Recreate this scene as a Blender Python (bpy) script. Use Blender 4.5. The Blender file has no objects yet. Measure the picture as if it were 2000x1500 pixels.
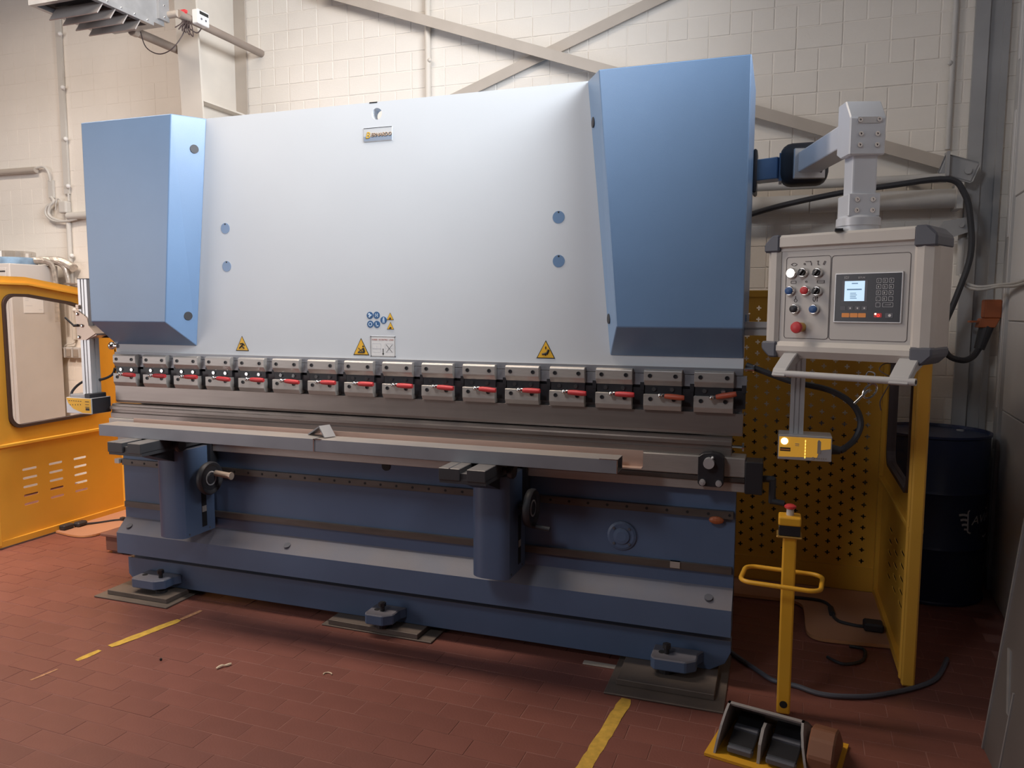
import bpy, bmesh, math, random
from mathutils import Vector, Matrix
random.seed(7)
PI = math.pi
C = bpy.context.scene.collection
sc = bpy.context.scene

# ------------------------------------------------------------------ camera
CAM = Vector((3.316, -3.127, 1.52)); F = 1488.86
YAW, PIT, ROL = math.radians(19.334), math.radians(5.641), math.radians(0.148)
r0 = Vector((math.cos(YAW), math.sin(YAW), 0)); f0 = Vector((-math.sin(YAW), math.cos(YAW), 0)); z0 = Vector((0, 0, 1))
fw = f0*math.cos(PIT) - z0*math.sin(PIT); u0 = z0*math.cos(PIT) + f0*math.sin(PIT)
RT = r0*math.cos(ROL) + u0*math.sin(ROL); UP = u0*math.cos(ROL) - r0*math.sin(ROL)
cam = bpy.data.cameras.new('camera'); camo = bpy.data.objects.new('camera', cam); C.objects.link(camo)
cam.sensor_width = 36; cam.lens = 36*F/2000; cam.clip_start = 0.05; cam.clip_end = 100
camo.matrix_world = Matrix(((RT.x, UP.x, -fw.x, CAM.x), (RT.y, UP.y, -fw.y, CAM.y), (RT.z, UP.z, -fw.z, CAM.z), (0, 0, 0, 1)))
sc.camera = camo
def px(p):
    q = Vector(p) - CAM; d = q.dot(fw)
    if d < .05: return None
    return (1000 + F*q.dot(RT)/d, 750 - F*q.dot(UP)/d, d)

# ------------------------------------------------------------------ world, lights, exposure
w = bpy.data.worlds.new('world'); sc.world = w; w.use_nodes = True
w.node_tree.nodes['Background'].inputs[0].default_value = (0.90, 0.88, 0.95, 1)
w.node_tree.nodes['Background'].inputs[1].default_value = 0.024
sc.view_settings.view_transform = 'Standard'; sc.view_settings.look = 'None'
sc.view_settings.exposure = 0.0; sc.view_settings.gamma = 1.0; sc.view_settings.use_curve_mapping = False
def aim(o, p, t):
    o.location = p; o.rotation_euler = (Vector(t) - Vector(p)).to_track_quat('-Z', 'Y').to_euler()
def area(name, p, t, sx, sy, power, col):
    l = bpy.data.lights.new(name, 'AREA'); l.shape = 'RECTANGLE'; l.size = sx; l.size_y = sy; l.energy = power; l.color = col
    o = bpy.data.objects.new(name, l); C.objects.link(o); aim(o, p, t); return o
def spot(name, p, t, power, col, ang, blend, rad=.3):
    l = bpy.data.lights.new(name, 'SPOT'); l.energy = power; l.color = col; l.spot_size = math.radians(ang); l.spot_blend = blend; l.shadow_soft_size = rad
    o = bpy.data.objects.new(name, l); C.objects.link(o); aim(o, p, t); return o
o = area('window_light', (4.14, -0.9, 3.5), (-1.5, 0.1, 2.8), 2.2, 1.1, 90, (0.90, 0.95, 1.0)); o.data.spread = math.radians(95)
o = area('bay_lamp', (-0.6, -0.45, 4.4), (-0.6, -0.45, 0), 4.4, 0.5, 150, (1.0, 0.86, 0.72)); o.data.spread = math.radians(168)
spot('front_fill', (1.1, -4.5, 4.6), (2.1, 0, 2.45), 265, (0.87, 0.93, 1.0), 58, 1.0, .5)  # added fill spot without a known source; cone favours the ram over the base
spot('left_fill', (-0.9, -1.9, 4.3), (-1.95, 0.6, 0.5), 820, (1.0, 0.85, 0.74), 60, 1.0, .3)  # added warm fill to brighten the left wall, guard and floor
area('bay_door', (-5.3, -5.7, 2.1), (0.5, 0.0, 1.8), 3.0, 3.2, 130, (1.0, 0.95, 0.95))

# ------------------------------------------------------------------ materials
def mat(name, col, rough=.5, metal=0., nz=.06, nscale=6., bump=0., bscale=60., spec=.5, emit=None, estr=0., dust_lit=0., dcol=(.27, .205, .155), rnd=0., alpha=None, aniso=None):
    m = bpy.data.materials.new(name); m.use_nodes = True; nt = m.node_tree; N = nt.nodes; L = nt.links
    b = N['Principled BSDF']; b.inputs['Roughness'].default_value = rough; b.inputs['Metallic'].default_value = metal
    b.inputs['Specular IOR Level'].default_value = spec
    tc = N.new('ShaderNodeTexCoord'); src = tc.outputs['Object']
    if aniso:
        mp = N.new('ShaderNodeMapping'); mp.inputs['Scale'].default_value = aniso; L.new(src, mp.inputs[0]); src = mp.outputs[0]
    no = N.new('ShaderNodeTexNoise'); no.inputs['Scale'].default_value = nscale; no.inputs['Detail'].default_value = 5; L.new(src, no.inputs['Vector'])
    mr = N.new('ShaderNodeMapRange'); mr.inputs[1].default_value = .25; mr.inputs[2].default_value = .75; mr.inputs[3].default_value = 1-nz; mr.inputs[4].default_value = 1+nz
    L.new(no.outputs[0], mr.inputs[0])
    fac = mr.outputs[0]
    if rnd:
        oi = N.new('ShaderNodeObjectInfo'); m2 = N.new('ShaderNodeMapRange'); m2.inputs[3].default_value = 1-rnd; m2.inputs[4].default_value = 1+rnd
        L.new(oi.outputs['Random'], m2.inputs[0]); mu = N.new('ShaderNodeMath'); mu.operation = 'MULTIPLY'; L.new(fac, mu.inputs[0]); L.new(m2.outputs[0], mu.inputs[1]); fac = mu.outputs[0]
    vm = N.new('ShaderNodeVectorMath'); vm.operation = 'SCALE'; vm.inputs[0].default_value = col; L.new(fac, vm.inputs['Scale'])
    cout = vm.outputs[0]
    if dust_lit:  # tint on upward faces: real dust, and painted top light on slotted and tube steel
        ge = N.new('ShaderNodeNewGeometry'); sp = N.new('ShaderNodeSeparateXYZ'); L.new(ge.outputs['True Normal'], sp.inputs[0])
        d1 = N.new('ShaderNodeMapRange'); d1.inputs[1].default_value = .35; d1.inputs[2].default_value = .75; L.new(sp.outputs['Z'], d1.inputs[0])
        n2 = N.new('ShaderNodeTexNoise'); n2.inputs['Scale'].default_value = 4; n2.inputs['Detail'].default_value = 6; L.new(tc.outputs['Object'], n2.inputs['Vector'])
        d2 = N.new('ShaderNodeMapRange'); d2.inputs[1].default_value = .3; d2.inputs[2].default_value = .7; d2.inputs[3].default_value = .5*dust_lit; d2.inputs[4].default_value = dust_lit; L.new(n2.outputs[0], d2.inputs[0])
        mu = N.new('ShaderNodeMath'); mu.operation = 'MULTIPLY'; L.new(d1.outputs[0], mu.inputs[0]); L.new(d2.outputs[0], mu.inputs[1])
        mx = N.new('ShaderNodeMix'); mx.data_type = 'RGBA'; L.new(mu.outputs[0], mx.inputs['Factor']); L.new(cout, mx.inputs['A']); mx.inputs['B'].default_value = (*dcol, 1); cout = mx.outputs['Result']
    L.new(cout, b.inputs['Base Color'])
    if bump:
        n3 = N.new('ShaderNodeTexNoise'); n3.inputs['Scale'].default_value = bscale; n3.inputs['Detail'].default_value = 3; L.new(tc.outputs['Object'], n3.inputs['Vector'])
        bp = N.new('ShaderNodeBump'); bp.inputs['Strength'].default_value = bump; bp.inputs['Distance'].default_value = .004; L.new(n3.outputs[0], bp.inputs['Height']); L.new(bp.outputs[0], b.inputs['Normal'])
    if emit:
        b.inputs['Emission Color'].default_value = (*emit, 1); b.inputs['Emission Strength'].default_value = estr
    if alpha is not None:
        b.inputs['Alpha'].default_value = alpha
    return m
def glass_mat(name, tint, mix=.12):
    m = bpy.data.materials.new(name); m.use_nodes = True; nt = m.node_tree; nt.nodes.clear()
    o = nt.nodes.new('ShaderNodeOutputMaterial'); t = nt.nodes.new('ShaderNodeBsdfTransparent'); g = nt.nodes.new('ShaderNodeBsdfGlossy'); x = nt.nodes.new('ShaderNodeMixShader')
    t.inputs[0].default_value = (*tint, 1); g.inputs['Roughness'].default_value = .05; x.inputs[0].default_value = mix
    nt.links.new(t.outputs[0], x.inputs[1]); nt.links.new(g.outputs[0], x.inputs[2]); nt.links.new(x.outputs[0], o.inputs[0]); return m
M = dict(
 white=mat('white_machine_paint', (.69, .72, .755), .42, nz=.02, nscale=2.5, bump=.05, bscale=300),
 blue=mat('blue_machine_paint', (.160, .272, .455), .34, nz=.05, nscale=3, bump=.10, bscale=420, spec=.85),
 slot=mat('dark_slotted_steel', (.065, .065, .07), .42, metal=.3, nz=.1, dust_lit=.75, dcol=(.30, .27, .25)),  # pale tint on upward faces stands in for their lit tops
 blueshade=mat('blue_paint_shaded', (.092, .138, .235), .40, nz=.10, nscale=3, bump=.08, bscale=300, dust_lit=.62),  # machine blue darkened, lower machine's shade put into the colour; tops dusty
 wall=mat('painted_masonry', (.80, .745, .68), .75, nz=.04, nscale=3, bump=.25, bscale=90),
 mortar=mat('painted_mortar', (.80, .745, .68), .85, nz=.05, nscale=5, bump=.4, bscale=120),
 wallr=mat('grey_wall_panel', (.66, .65, .66), .6, nz=.06, nscale=3, bump=.1),
 cream=mat('cream_steel_paint', (.66, .60, .53), .5, nz=.06, nscale=4),
 brown=mat('brown_pipe_paint', (.27, .215, .18), .45, nz=.08),
 tan=mat('beige_pipe_paint', (.46, .40, .345), .5, nz=.06, nscale=6),
 pgrey=mat('grey_pipe_paint', (.50, .48, .46), .5, nz=.12, nscale=5, bump=.1),
 conduit=mat('white_conduit', (.60, .57, .53), .5, nz=.05),
 tile=mat('red_quarry_tile', (.225, .082, .062), .45, nz=.14, nscale=3, bump=.15, bscale=120, rnd=.055),
 grout=mat('floor_grout', (.29, .130, .105), .8, nz=.2, nscale=8),
 yellow=mat('yellow_guard_paint', (.80, .43, .055), .42, nz=.05, nscale=3, bump=.05, bscale=200),
 yellowd=mat('dusty_yellow_plate', (.62, .30, .14), .6, nz=.15, nscale=4, dust_lit=.9, dcol=(.42, .22, .15)),
 tape=mat('worn_yellow_paint', (.66, .40, .06), .7, nz=.25, nscale=30),
 tapeold=mat('flaked_floor_paint', (.50, .25, .13), .8, nz=.4, nscale=60),
 steel=mat('ground_steel', (.46, .425, .395), .40, metal=.4, nz=.06, nscale=20, aniso=(1, 1, 8)),
 steeld=mat('rolled_steel_tube', (.27, .275, .30), .42, metal=.35, nz=.10, nscale=6, dust_lit=.75, dcol=(.50, .42, .35)),  # beige tint on upward faces paints in the light on top
 punch=mat('hardened_tool_steel', (.33, .285, .26), .33, metal=.65, nz=.10, nscale=5, aniso=(.5, 1, 6)),
 rail=mat('oily_steel_rail', (.115, .10, .09), .42, metal=.45, nz=.25, nscale=8, aniso=(.6, 1, 4)),
 chrome=mat('chrome', (.75, .74, .73), .14, metal=1., nz=.02),
 alu=mat('anodised_aluminium', (.62, .62, .63), .36, metal=.55, nz=.03, nscale=10),
 silver=mat('silver_arm_paint', (.66, .68, .72), .36, metal=.15, nz=.04),
 black=mat('black_steel', (.022, .022, .026), .4, nz=.1),
 rubber=mat('black_rubber', (.03, .03, .036), .55, nz=.1),
 darkg=mat('dark_grey_plastic', (.10, .105, .13), .45, nz=.05),
 beige=mat('beige_enclosure_paint', (.60, .56, .52), .5, nz=.05, nscale=8),
 panel=mat('grey_control_face', (.54, .515, .495), .5, nz=.03),
 red=mat('red_plastic', (.58, .045, .05), .4, nz=.06), redo=mat('faded_red_plastic', (.50, .10, .05), .45, nz=.08),
 bluep=mat('blue_button_plastic', (.035, .10, .27), .4), brass=mat('brass', (.60, .36, .10), .35, metal=.6),
 orange=mat('orange_socket_plastic', (.36, .10, .035), .5), lamp=mat('white_lamp_cap', (.9, .9, .85), .4, emit=(1, .97, .88), estr=1.4),
 lcd=mat('lcd_screen', (.3, .35, .4), .3, emit=(.55, .78, 1.0), estr=.85), lcdink=mat('lcd_ink', (.05, .1, .16), .4, emit=(.12, .22, .34), estr=.6),
 okey=mat('orange_key_backlight', (.55, .20, .05), .5, emit=(1, .35, .08), estr=.15), rled=mat('red_led', (.7, .02, .02), .4, emit=(1, .05, .03), estr=1.6),
 wled=mat('white_led', (.9, .8, .6), .3, emit=(1, .85, .5), estr=5.), yled=mat('amber_led', (.9, .6, .1), .3, emit=(1, .62, .12), estr=1.6),
 amber=mat('amber_lens', (.75, .40, .05), .3, emit=(1, .50, .06), estr=.22), keyc=mat('membrane_key', (.13, .13, .155), .5), keyl=mat('key_print', (.62, .62, .65), .5),
 scr=mat('dark_display_face', (.028, .03, .042), .3), sticker=mat('white_sticker', (.80, .79, .78), .5, nz=.02), ink=mat('black_print', (.02, .02, .02), .5),
 redink=mat('red_print', (.45, .16, .13), .6), warn=mat('warning_yellow', (.90, .50, .04), .45, nz=.02), sblue=mat('sign_blue', (.04, .13, .30), .45), sbluel=mat('sign_pale_blue', (.55, .68, .85), .45),
 logob=mat('logo_blue_band', (.30, .36, .46), .4), logoy=mat('logo_yellow', (.85, .50, .03), .4), logot=mat('logo_tan', (.62, .45, .33), .4), logow=mat('logo_plate', (.72, .74, .76), .35, metal=.2),
 copper=mat('pink_protective_film', (.60, .42, .34), .35, metal=.2, nz=.05), wood=mat('brown_wood', (.20, .085, .06), .7, nz=.2),
 pad=mat('dark_steel_plate', (.13, .105, .09), .55, metal=.2, nz=.25, nscale=6, bump=.2, dust_lit=.6, dcol=(.25, .195, .16)),
 drum=mat('blue_drum_paint', (.012, .024, .075), .35, nz=.1), drumw=mat('drum_print', (.55, .56, .60), .5),
 galv=mat('galvanised_sheet', (.40, .40, .41), .42, metal=.5, nz=.12, nscale=14), louvre=mat('grey_louvre', (.44, .40, .385), .45, metal=.3, nz=.1),
 cab=mat('grey_cabinet_paint', (.56, .53, .51), .45, nz=.04), foil=mat('foil_hose', (.50, .45, .40), .35, metal=.5, nz=.3, nscale=30, bump=.8, bscale=60),
 bfilm=mat('blue_film_roll', (.20, .30, .42), .25, nz=.5, nscale=10), clear=glass_mat('clear_film', (.86, .84, .82), .18), pane=glass_mat('guard_pane', (.96, .955, .95), .025),
 gasket=mat('brown_black_gasket', (.055, .035, .035), .6), socket=mat('brown_grey_socket', (.30, .26, .23), .5), copperpl=mat('zinc_plated_bracket', (.56, .44, .36), .38, metal=.4, nz=.08),
 sheet=mat('dull_sheet_metal', (.17, .15, .145), .5, metal=.3, nz=.12, nscale=3), lightgrey=mat('light_grey_plastic', (.50, .49, .49), .5), post=mat('yellow_post_paint', (.78, .40, .03), .4, nz=.05),
 hood=mat('dull_red_hood', (.22, .095, .055), .5, nz=.1), hoodrim=mat('grey_hood_rim', (.30, .28, .28), .5), shaving=mat('pale_shaving', (.72, .58, .42), .5), column=mat('shadow_grey_steel', (.34, .34, .35), .6, nz=.12, nscale=3, bump=.15), dark=mat('dark_recess', (.01, .01, .012), .7))  # dark: near-black colour standing in for shade inside holes, slots and openings

# ------------------------------------------------------------------ mesh builder
class MB:
    def __init__(s): s.bm = bmesh.new()
    def _add(s, t):
        me = bpy.data.meshes.new('t'); t.to_mesh(me); t.free(); s.bm.from_mesh(me); bpy.data.meshes.remove(me); return s
    def box(s, x0, x1, y0, y1, z0, z1, bev=0., seg=1, mtx=None):
        t = bmesh.new(); bmesh.ops.create_cube(t, size=1)
        for v in t.verts: v.co = Vector(((x0+x1)/2+v.co.x*(x1-x0), (y0+y1)/2+v.co.y*(y1-y0), (z0+z1)/2+v.co.z*(z1-z0)))
        if bev: bmesh.ops.bevel(t, geom=t.edges[:], offset=bev, segments=seg, affect='EDGES', profile=.5)
        if mtx: bmesh.ops.transform(t, matrix=mtx, verts=t.verts)
        return s._add(t)
    def cyl(s, p0, p1, r, r2=None, seg=14, caps=True):
        p0, p1 = Vector(p0), Vector(p1); d = p1-p0; t = bmesh.new()
        bmesh.ops.create_cone(t, cap_ends=caps, segments=seg, radius1=r, radius2=r if r2 is None else r2, depth=d.length)
        q = Vector((0, 0, 1)).rotation_difference(d.normalized()).to_matrix().to_4x4()
        bmesh.ops.transform(t, matrix=Matrix.Translation((p0+p1)/2) @ q, verts=t.verts); return s._add(t)
    def prism(s, pts, ax, a0, a1, bev=0., mtx=None):
        t = bmesh.new()
        def P(u, v, a): return {'X': (a, u, v), 'Y': (u, a, v), 'Z': (u, v, a)}[ax]
        A = [t.verts.new(P(u, v, a0)) for u, v in pts]; B = [t.verts.new(P(u, v, a1)) for u, v in pts]; n = len(pts)
        t.faces.new(A); t.faces.new(B[::-1])
        for i in range(n): t.faces.new((A[i], B[i], B[(i+1) % n], A[(i+1) % n]))
        bmesh.ops.recalc_face_normals(t, faces=t.faces[:])
        if bev: bmesh.ops.bevel(t, geom=t.edges[:], offset=bev, segments=1, affect='EDGES')
        if mtx: bmesh.ops.transform(t, matrix=mtx, verts=t.verts)
        return s._add(t)
    def ring(s, outer, inner, ax, a0, a1):          # same number of points in both loops
        t = bmesh.new()
        def P(u, v, a): return {'X': (a, u, v), 'Y': (u, a, v), 'Z': (u, v, a)}[ax]
        n = len(outer); V = [[t.verts.new(P(u, v, a)) for u, v in l] for l in (outer, inner) for a in (a0, a1)]
        o0, o1, i0, i1 = V
        for i in range(n):
            j = (i+1) % n
            t.faces.new((o0[i], o0[j], i0[j], i0[i])); t.faces.new((o1[j], o1[i], i1[i], i1[j])); t.faces.new((o0[j], o0[i], o1[i], o1[j])); t.faces.new((i0[i], i0[j], i1[j], i1[i]))
        bmesh.ops.recalc_face_normals(t, faces=t.faces[:]); return s._add(t)
    def tube(s, pts, r, seg=8, smooth=6, closed=False, rv=None):
        P = [Vector(p) for p in pts]
        if smooth > 1 and len(P) > 2:
            Q = []; n = len(P); rng = range(n if closed else n-1)
            for i in rng:
                a = P[(i-1) % n] if (closed or i > 0) else P[0]; b = P[i]; c = P[(i+1) % n]; d = P[(i+2) % n] if (closed or i+2 < n) else P[-1]
                for k in range(smooth):
                    u = k/smooth; Q.append(.5*((2*b)+(c-a)*u+(2*a-5*b+4*c-d)*u*u+(3*b-a-3*c+d)*u**3))
            if not closed: Q.append(P[-1])
            P = Q
        t = bmesh.new(); n = len(P); rows = []; up = None
        for i in range(n):
            d = ((P[(i+1) % n] if (closed or i < n-1) else P[i]) - (P[i-1] if (closed or i > 0) else P[i])).normalized()
            if up is None: up = d.orthogonal().normalized()
            up = (up - d*up.dot(d)).normalized(); sd = d.cross(up); rr = r if rv is None else rv(i/(n-1))
            rows.append([t.verts.new(P[i] + (up*math.cos(2*PI*k/seg) + sd*math.sin(2*PI*k/seg))*rr) for k in range(seg)])
        for i in range(n if closed else n-1):
            a, b = rows[i], rows[(i+1) % n]
            for k in range(seg): t.faces.new((a[k], a[(k+1) % seg], b[(k+1) % seg], b[k]))
        if not closed: t.faces.new(rows[0][::-1]); t.faces.new(rows[-1])
        bmesh.ops.recalc_face_normals(t, faces=t.faces[:]); return s._add(t)
    def lathe(s, prof, c, ax='Z', seg=24):          # prof: (radius, height) list
        t = bmesh.new(); c = Vector(c); R = []
        for r, h in prof:
            row = []
            for k in range(seg):
                a = 2*PI*k/seg; u, v = r*math.cos(a), r*math.sin(a)
                row.append(t.verts.new(c + Vector({'Z': (u, v, h), 'Y': (u, h, v), 'X': (h, u, v)}[ax])))
            R.append(row)
        for a, b in zip(R, R[1:]):
            for k in range(seg): t.faces.new((a[k], a[(k+1) % seg], b[(k+1) % seg], b[k]))
        t.faces.new(R[0]); t.faces.new(R[-1]); bmesh.ops.recalc_face_normals(t, faces=t.faces[:]); return s._add(t)
    def ball(s, c, r, seg=12, sc=(1, 1, 1)):
        t = bmesh.new(); bmesh.ops.create_uvsphere(t, u_segments=seg, v_segments=max(6, seg//2), radius=r)
        for v in t.verts: v.co = Vector((v.co.x*sc[0], v.co.y*sc[1], v.co.z*sc[2])) + Vector(c)
        return s._add(t)
    def quads(s, V, Fs):
        t = bmesh.new(); vs = [t.verts.new(v) for v in V]
        for f in Fs: t.faces.new([vs[i] for i in f])
        return s._add(t)
    def xf(s, m): bmesh.ops.transform(s.bm, matrix=m, verts=s.bm.verts); return s
    def build(s, name, m, parent=None, label=None, kind=None, smooth=False, origin=None):
        me = bpy.data.meshes.new(name)
        if parent is not None: off = Vector(parent['_o']) if '_o' in parent else Vector((0, 0, 0))
        elif kind == 'structure': off = Vector((0, 0, 0))
        elif origin is not None: off = Vector(origin)
        else:
            xs = [v.co for v in s.bm.verts]; off = Vector(((min(v.x for v in xs)+max(v.x for v in xs))/2, (min(v.y for v in xs)+max(v.y for v in xs))/2, min(v.z for v in xs)))
        bmesh.ops.translate(s.bm, vec=-off, verts=s.bm.verts); s.bm.to_mesh(me); s.bm.free()
        if smooth:
            for p in me.polygons: p.use_smooth = True
            me.set_sharp_from_angle(angle=math.radians(38))
        me.materials.append(M[m] if isinstance(m, str) else m)
        o = bpy.data.objects.new(name, me); C.objects.link(o); o['_o'] = tuple(off)
        if parent is not None: o.parent = parent
        else: o.location = off
        if label: o['label'] = label
        if kind: o['kind'] = kind
        return o
def thing(name, label, cat, loc=(0, 0, 0), group=None):
    o = bpy.data.objects.new(name, None); C.objects.link(o); o.location = loc; o.empty_display_size = .1; o['_o'] = tuple(loc); o['label'] = label; o['category'] = cat
    if group: o['group'] = group
    return o
def tag(o, label, cat, group=None):
    o['label'] = label; o['category'] = cat
    if group: o['group'] = group
    return o
def share(name, src, parent, loc=(0, 0, 0), rot=None):           # another object on shared mesh data
    o = bpy.data.objects.new(name, src.data if hasattr(src, 'data') else src); C.objects.link(o); o.parent = parent; o.location = loc; o['_o'] = src['_o'] if '_o' in src else (0, 0, 0)
    if rot: o.rotation_euler = rot
    return o
def rrect(x0, x1, z0, z1, r, n=5):
    P = []
    for cx, cz, a in ((x1-r, z1-r, 0), (x0+r, z1-r, 90), (x0+r, z0+r, 180), (x1-r, z0+r, 270)):
        for k in range(n+1):
            t = math.radians(a+90*k/n); P.append((cx+r*math.cos(t), cz+r*math.sin(t)))
    return P
def text(body, size, M4, name, m, parent, ext=.0006, shear=0., align='LEFT', label=None, xs=1.):
    cu = bpy.data.curves.new('txt', 'FONT'); cu.body = body; cu.size = size; cu.extrude = ext; cu.shear = shear; cu.align_x = align; cu.resolution_u = 2
    o = bpy.data.objects.new('txt', cu); C.objects.link(o); dg = bpy.context.evaluated_depsgraph_get(); dg.update()
    me = bpy.data.meshes.new_from_object(o.evaluated_get(dg)); bpy.data.objects.remove(o); bpy.data.curves.remove(cu)
    b = MB(); b.bm.from_mesh(me); bpy.data.meshes.remove(me); b.xf(M4 @ Matrix.Diagonal((xs, 1, 1, 1)))
    return b.build(name, m, parent, label)
UPR = Matrix.Rotation(PI/2, 4, 'X')                               # text plane -> XZ plane facing -Y
def at(x, y, z): return Matrix.Translation((x, y, z)) @ UPR

# ------------------------------------------------------------------ setting: floor
fl = MB().box(-5, 4.6, -7, 1.78, -.10, -.0013).build('floor', 'grout', kind='structure')
TW, TH, TR = .198, .099, math.radians(-1.4)
tp = MB().box(-TW/2+.0017, TW/2-.0017, -TH/2+.0017, TH/2-.0017, -.02, 0, bev=.0006).build('tile', 'tile', fl)
tmesh = tp.data; bpy.data.objects.remove(tp)
cs, sn = math.cos(TR), math.sin(TR); cand = []
for j in range(-46, 23):
    for i in range(-27, 28):
        u = 1.373 + TW*(i + (.5 if j % 2 else 0)); v = -.33 + TH*(j+.5); x = cs*u - sn*v; y = sn*u + cs*v + .03
        if x < -4.0 or x > 4.30 or y > 1.70 or y < -4.2: continue
        q = px((x, y, 0)); vis = q is not None and -60 < q[0] < 2060 and q[1] < 1560
        hid = (0 < x < 3.15 and y > -.02) or x > 4.25
        cand.append((0 if (vis and not hid) else 1, q[2] if q else 9, x, y))
cand.sort(); rest = MB()
for k, (a, d, x, y) in enumerate(cand):
    dz = random.uniform(-.0008, .0006)
    if k < 300 and a == 0:
        share('tile', tmesh, fl, (x, y, dz), (random.uniform(-.002, .002), random.uniform(-.002, .002), TR+random.uniform(-.003, .003)))
    else:
        rest.box(-TW/2+.0017, TW/2-.0017, -TH/2+.0017, TH/2-.0017, -.012, 0, mtx=Matrix.Translation((x, y, dz)) @ Matrix.Rotation(TR, 4, 'Z'))
rest.build('tile_field', 'tile', fl, kind='stuff')

# ------------------------------------------------------------------ setting: back wall of painted blocks, english bond
WY = 1.76
wb = MB().box(-5, 4.7, WY+.0006, WY+.25, 0, 6.2).build('wall_back', 'mortar', kind='structure')
bs = MB().box(-.1217, .1217, -.0025, .05, -.0595, .0595, bev=.0025).build('brick', 'wall', wb); smesh = bs.data; bpy.data.objects.remove(bs)
bh = MB().box(-.0590, .0590, -.0025, .05, -.0595, .0595, bev=.0025).build('brick', 'wall', wb); hmesh = bh.data; bpy.data.objects.remove(bh)
cand = []
for k in range(0, 49):
    z = .02 + .125*k + .0625; stretch = (k % 2 == 0); stp = .248 if stretch else .124
    n = int(9.6/stp)
    for i in range(n+1):
        x = -4.9 + stp*i + ((.062 if (k//2) % 2 else .186) if stretch else 0)
        if x > 4.55: continue
        q = px((x, WY, z)); vis = q and -20 < q[0] < 1930 and -20 < q[1] < 900
        behind = -.05 < x < 3.3 and z < 2.95 and not (x > 3.15)
        if 0 <= x <= 3.15 and q and q[1] > 230: behind = True
        score = 9 if (not vis or behind) else (q[2] if x > -.5 else q[2]+1.5)
        cand.append((score, stretch, x, z))
cand.sort(key=lambda c: c[0]); rest = MB()
for k, (s_, st, x, z) in enumerate(cand):
    dy = random.uniform(-.0012, .0012)
    if k < 300 and s_ < 9: share('brick', smesh if st else hmesh, wb, (x, WY+(dy if x > -.5 else .0017+dy*.3), z), (random.uniform(-.006, .006), 0, random.uniform(-.005, .005)))
    else:
        hw = .1215 if st else .0585; y_ = WY-.0025+dy if x > -.5 else WY-.0006+dy*.3; rest.box(x-hw, x+hw, y_, WY+.02, z-.0595, z+.0595)
rest.build('brickwork', 'wall', wb, kind='stuff')

# right wall of flat panels, slightly skewed to the machine
RW = Matrix.Translation((4.43, 1.4, 0)) @ Matrix.Rotation(math.radians(-3.8), 4, 'Z')     # local y runs along the wall, local -x faces the room
wr = MB().box(.012, .2, -3.0, .6, 0, 6.2).xf(RW).build('wall_right', 'wallr', kind='structure')
for y0, y1, z0, z1 in ((-3.0, .10, 0, .99), (-3.0, .10, .996, 1.46), (-3.0, .12, 1.466, 2.10), (-3.0, .14, 2.106, 3.4), (-3.0, .14, 3.406, 6.2)):
    MB().box(0, .02, y0, y1-.004, z0, z1, bev=.003).xf(RW).build('panel', 'wallr', wr)
MB().box(-.014, .02, .13, .235, 0, 6.2, bev=.004).xf(RW).build('edge_strip', 'lightgrey', wr, label='pale strip with flaking paint beside the panels')
for z in (.02, .9, 1.8, 2.7):
    MB().box(-.017, -.012, .15, .19, z+.1, z+.75, bev=.002).xf(RW).build('flaked_patch', 'wallr', wr)
# steel column standing in the corner
t = thing('steel_column', 'grey steel corner column between block wall and right wall panels', 'column', (4.34, 1.66, 0))
MB().box(4.250, 4.318, 1.730, 1.757, 0, 6).build('flange', 'column', t); MB().box(4.318, 4.385, 1.750, 1.757, 0, 6).build('web', 'column', t); MB().box(4.385, 4.415, 1.730, 1.757, 0, 6).build('flange', 'column', t)

# tapered column at the back left
t = thing('portal_column', 'cream painted steel column standing behind the left housing of the machine', 'column', (-.59, 1.5, 0))
MB().prism([(1.345, 0), (1.36, 0), (1.365, 0)] and [(1.40, 0), (1.415, 0), (1.225, 4.6), (1.21, 4.6)], 'X', -.68, -.50).build('front_flange', 'cream', t)
MB().prism([(1.41, 0), (1.745, 0), (1.745, 4.6), (1.22, 4.6)], 'X', -.594, -.586).build('web', 'cream', t)
MB().box(-.68, -.485, 1.74, 1.754, 0, 4.6).build('back_flange', 'tan', t)
MB().box(-.586, -.505, 1.285, 1.74, 2.945, 2.957).build('stiffener', 'cream', t)

# ------------------------------------------------------------------ press brake
pb = thing('press_brake', 'large blue and white hydraulic press brake standing on steel plates', 'press brake', (1.587, .5, .04))
# ram plate with a lifting hole, four inspection holes
RX0, RX1, RZ0, RZ1 = -.012, 3.184, 1.287, 2.442
def circ(cx, cz, r, n=24, ph=0): return [(cx+r*math.cos(2*PI*k/n+ph), cz+r*math.sin(2*PI*k/n+ph)) for k in range(n)]
def hole_plate(x0, x1, z0, z1, y0, y1, cx, cz, r, n=24):
    b = MB(); hw = r*1.7
    O = []
    for k in range(n):
        a = 2*PI*k/n; u, v = math.cos(a), math.sin(a); s_ = hw/max(abs(u), abs(v)); O.append((cx+u*s_, cz+v*s_))
    b.ring(O, circ(cx, cz, r, n), 'Y', y0, y1)
    b.box(x0, cx-hw, y0, y1, z0, z1); b.box(cx+hw, x1, y0, y1, z0, z1); b.box(cx-hw, cx+hw, y0, y1, z0, cz-hw); b.box(cx-hw, cx+hw, y0, y1, cz+hw, z1)
    return b
ram = MB()
cols = [RX0, 1.2, 1.9, RX1]
ram.box(RX0, 1.45, 0, .05, RZ0, RZ1); ram.box(1.69, RX1, 0, .05, RZ0, RZ1)
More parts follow.
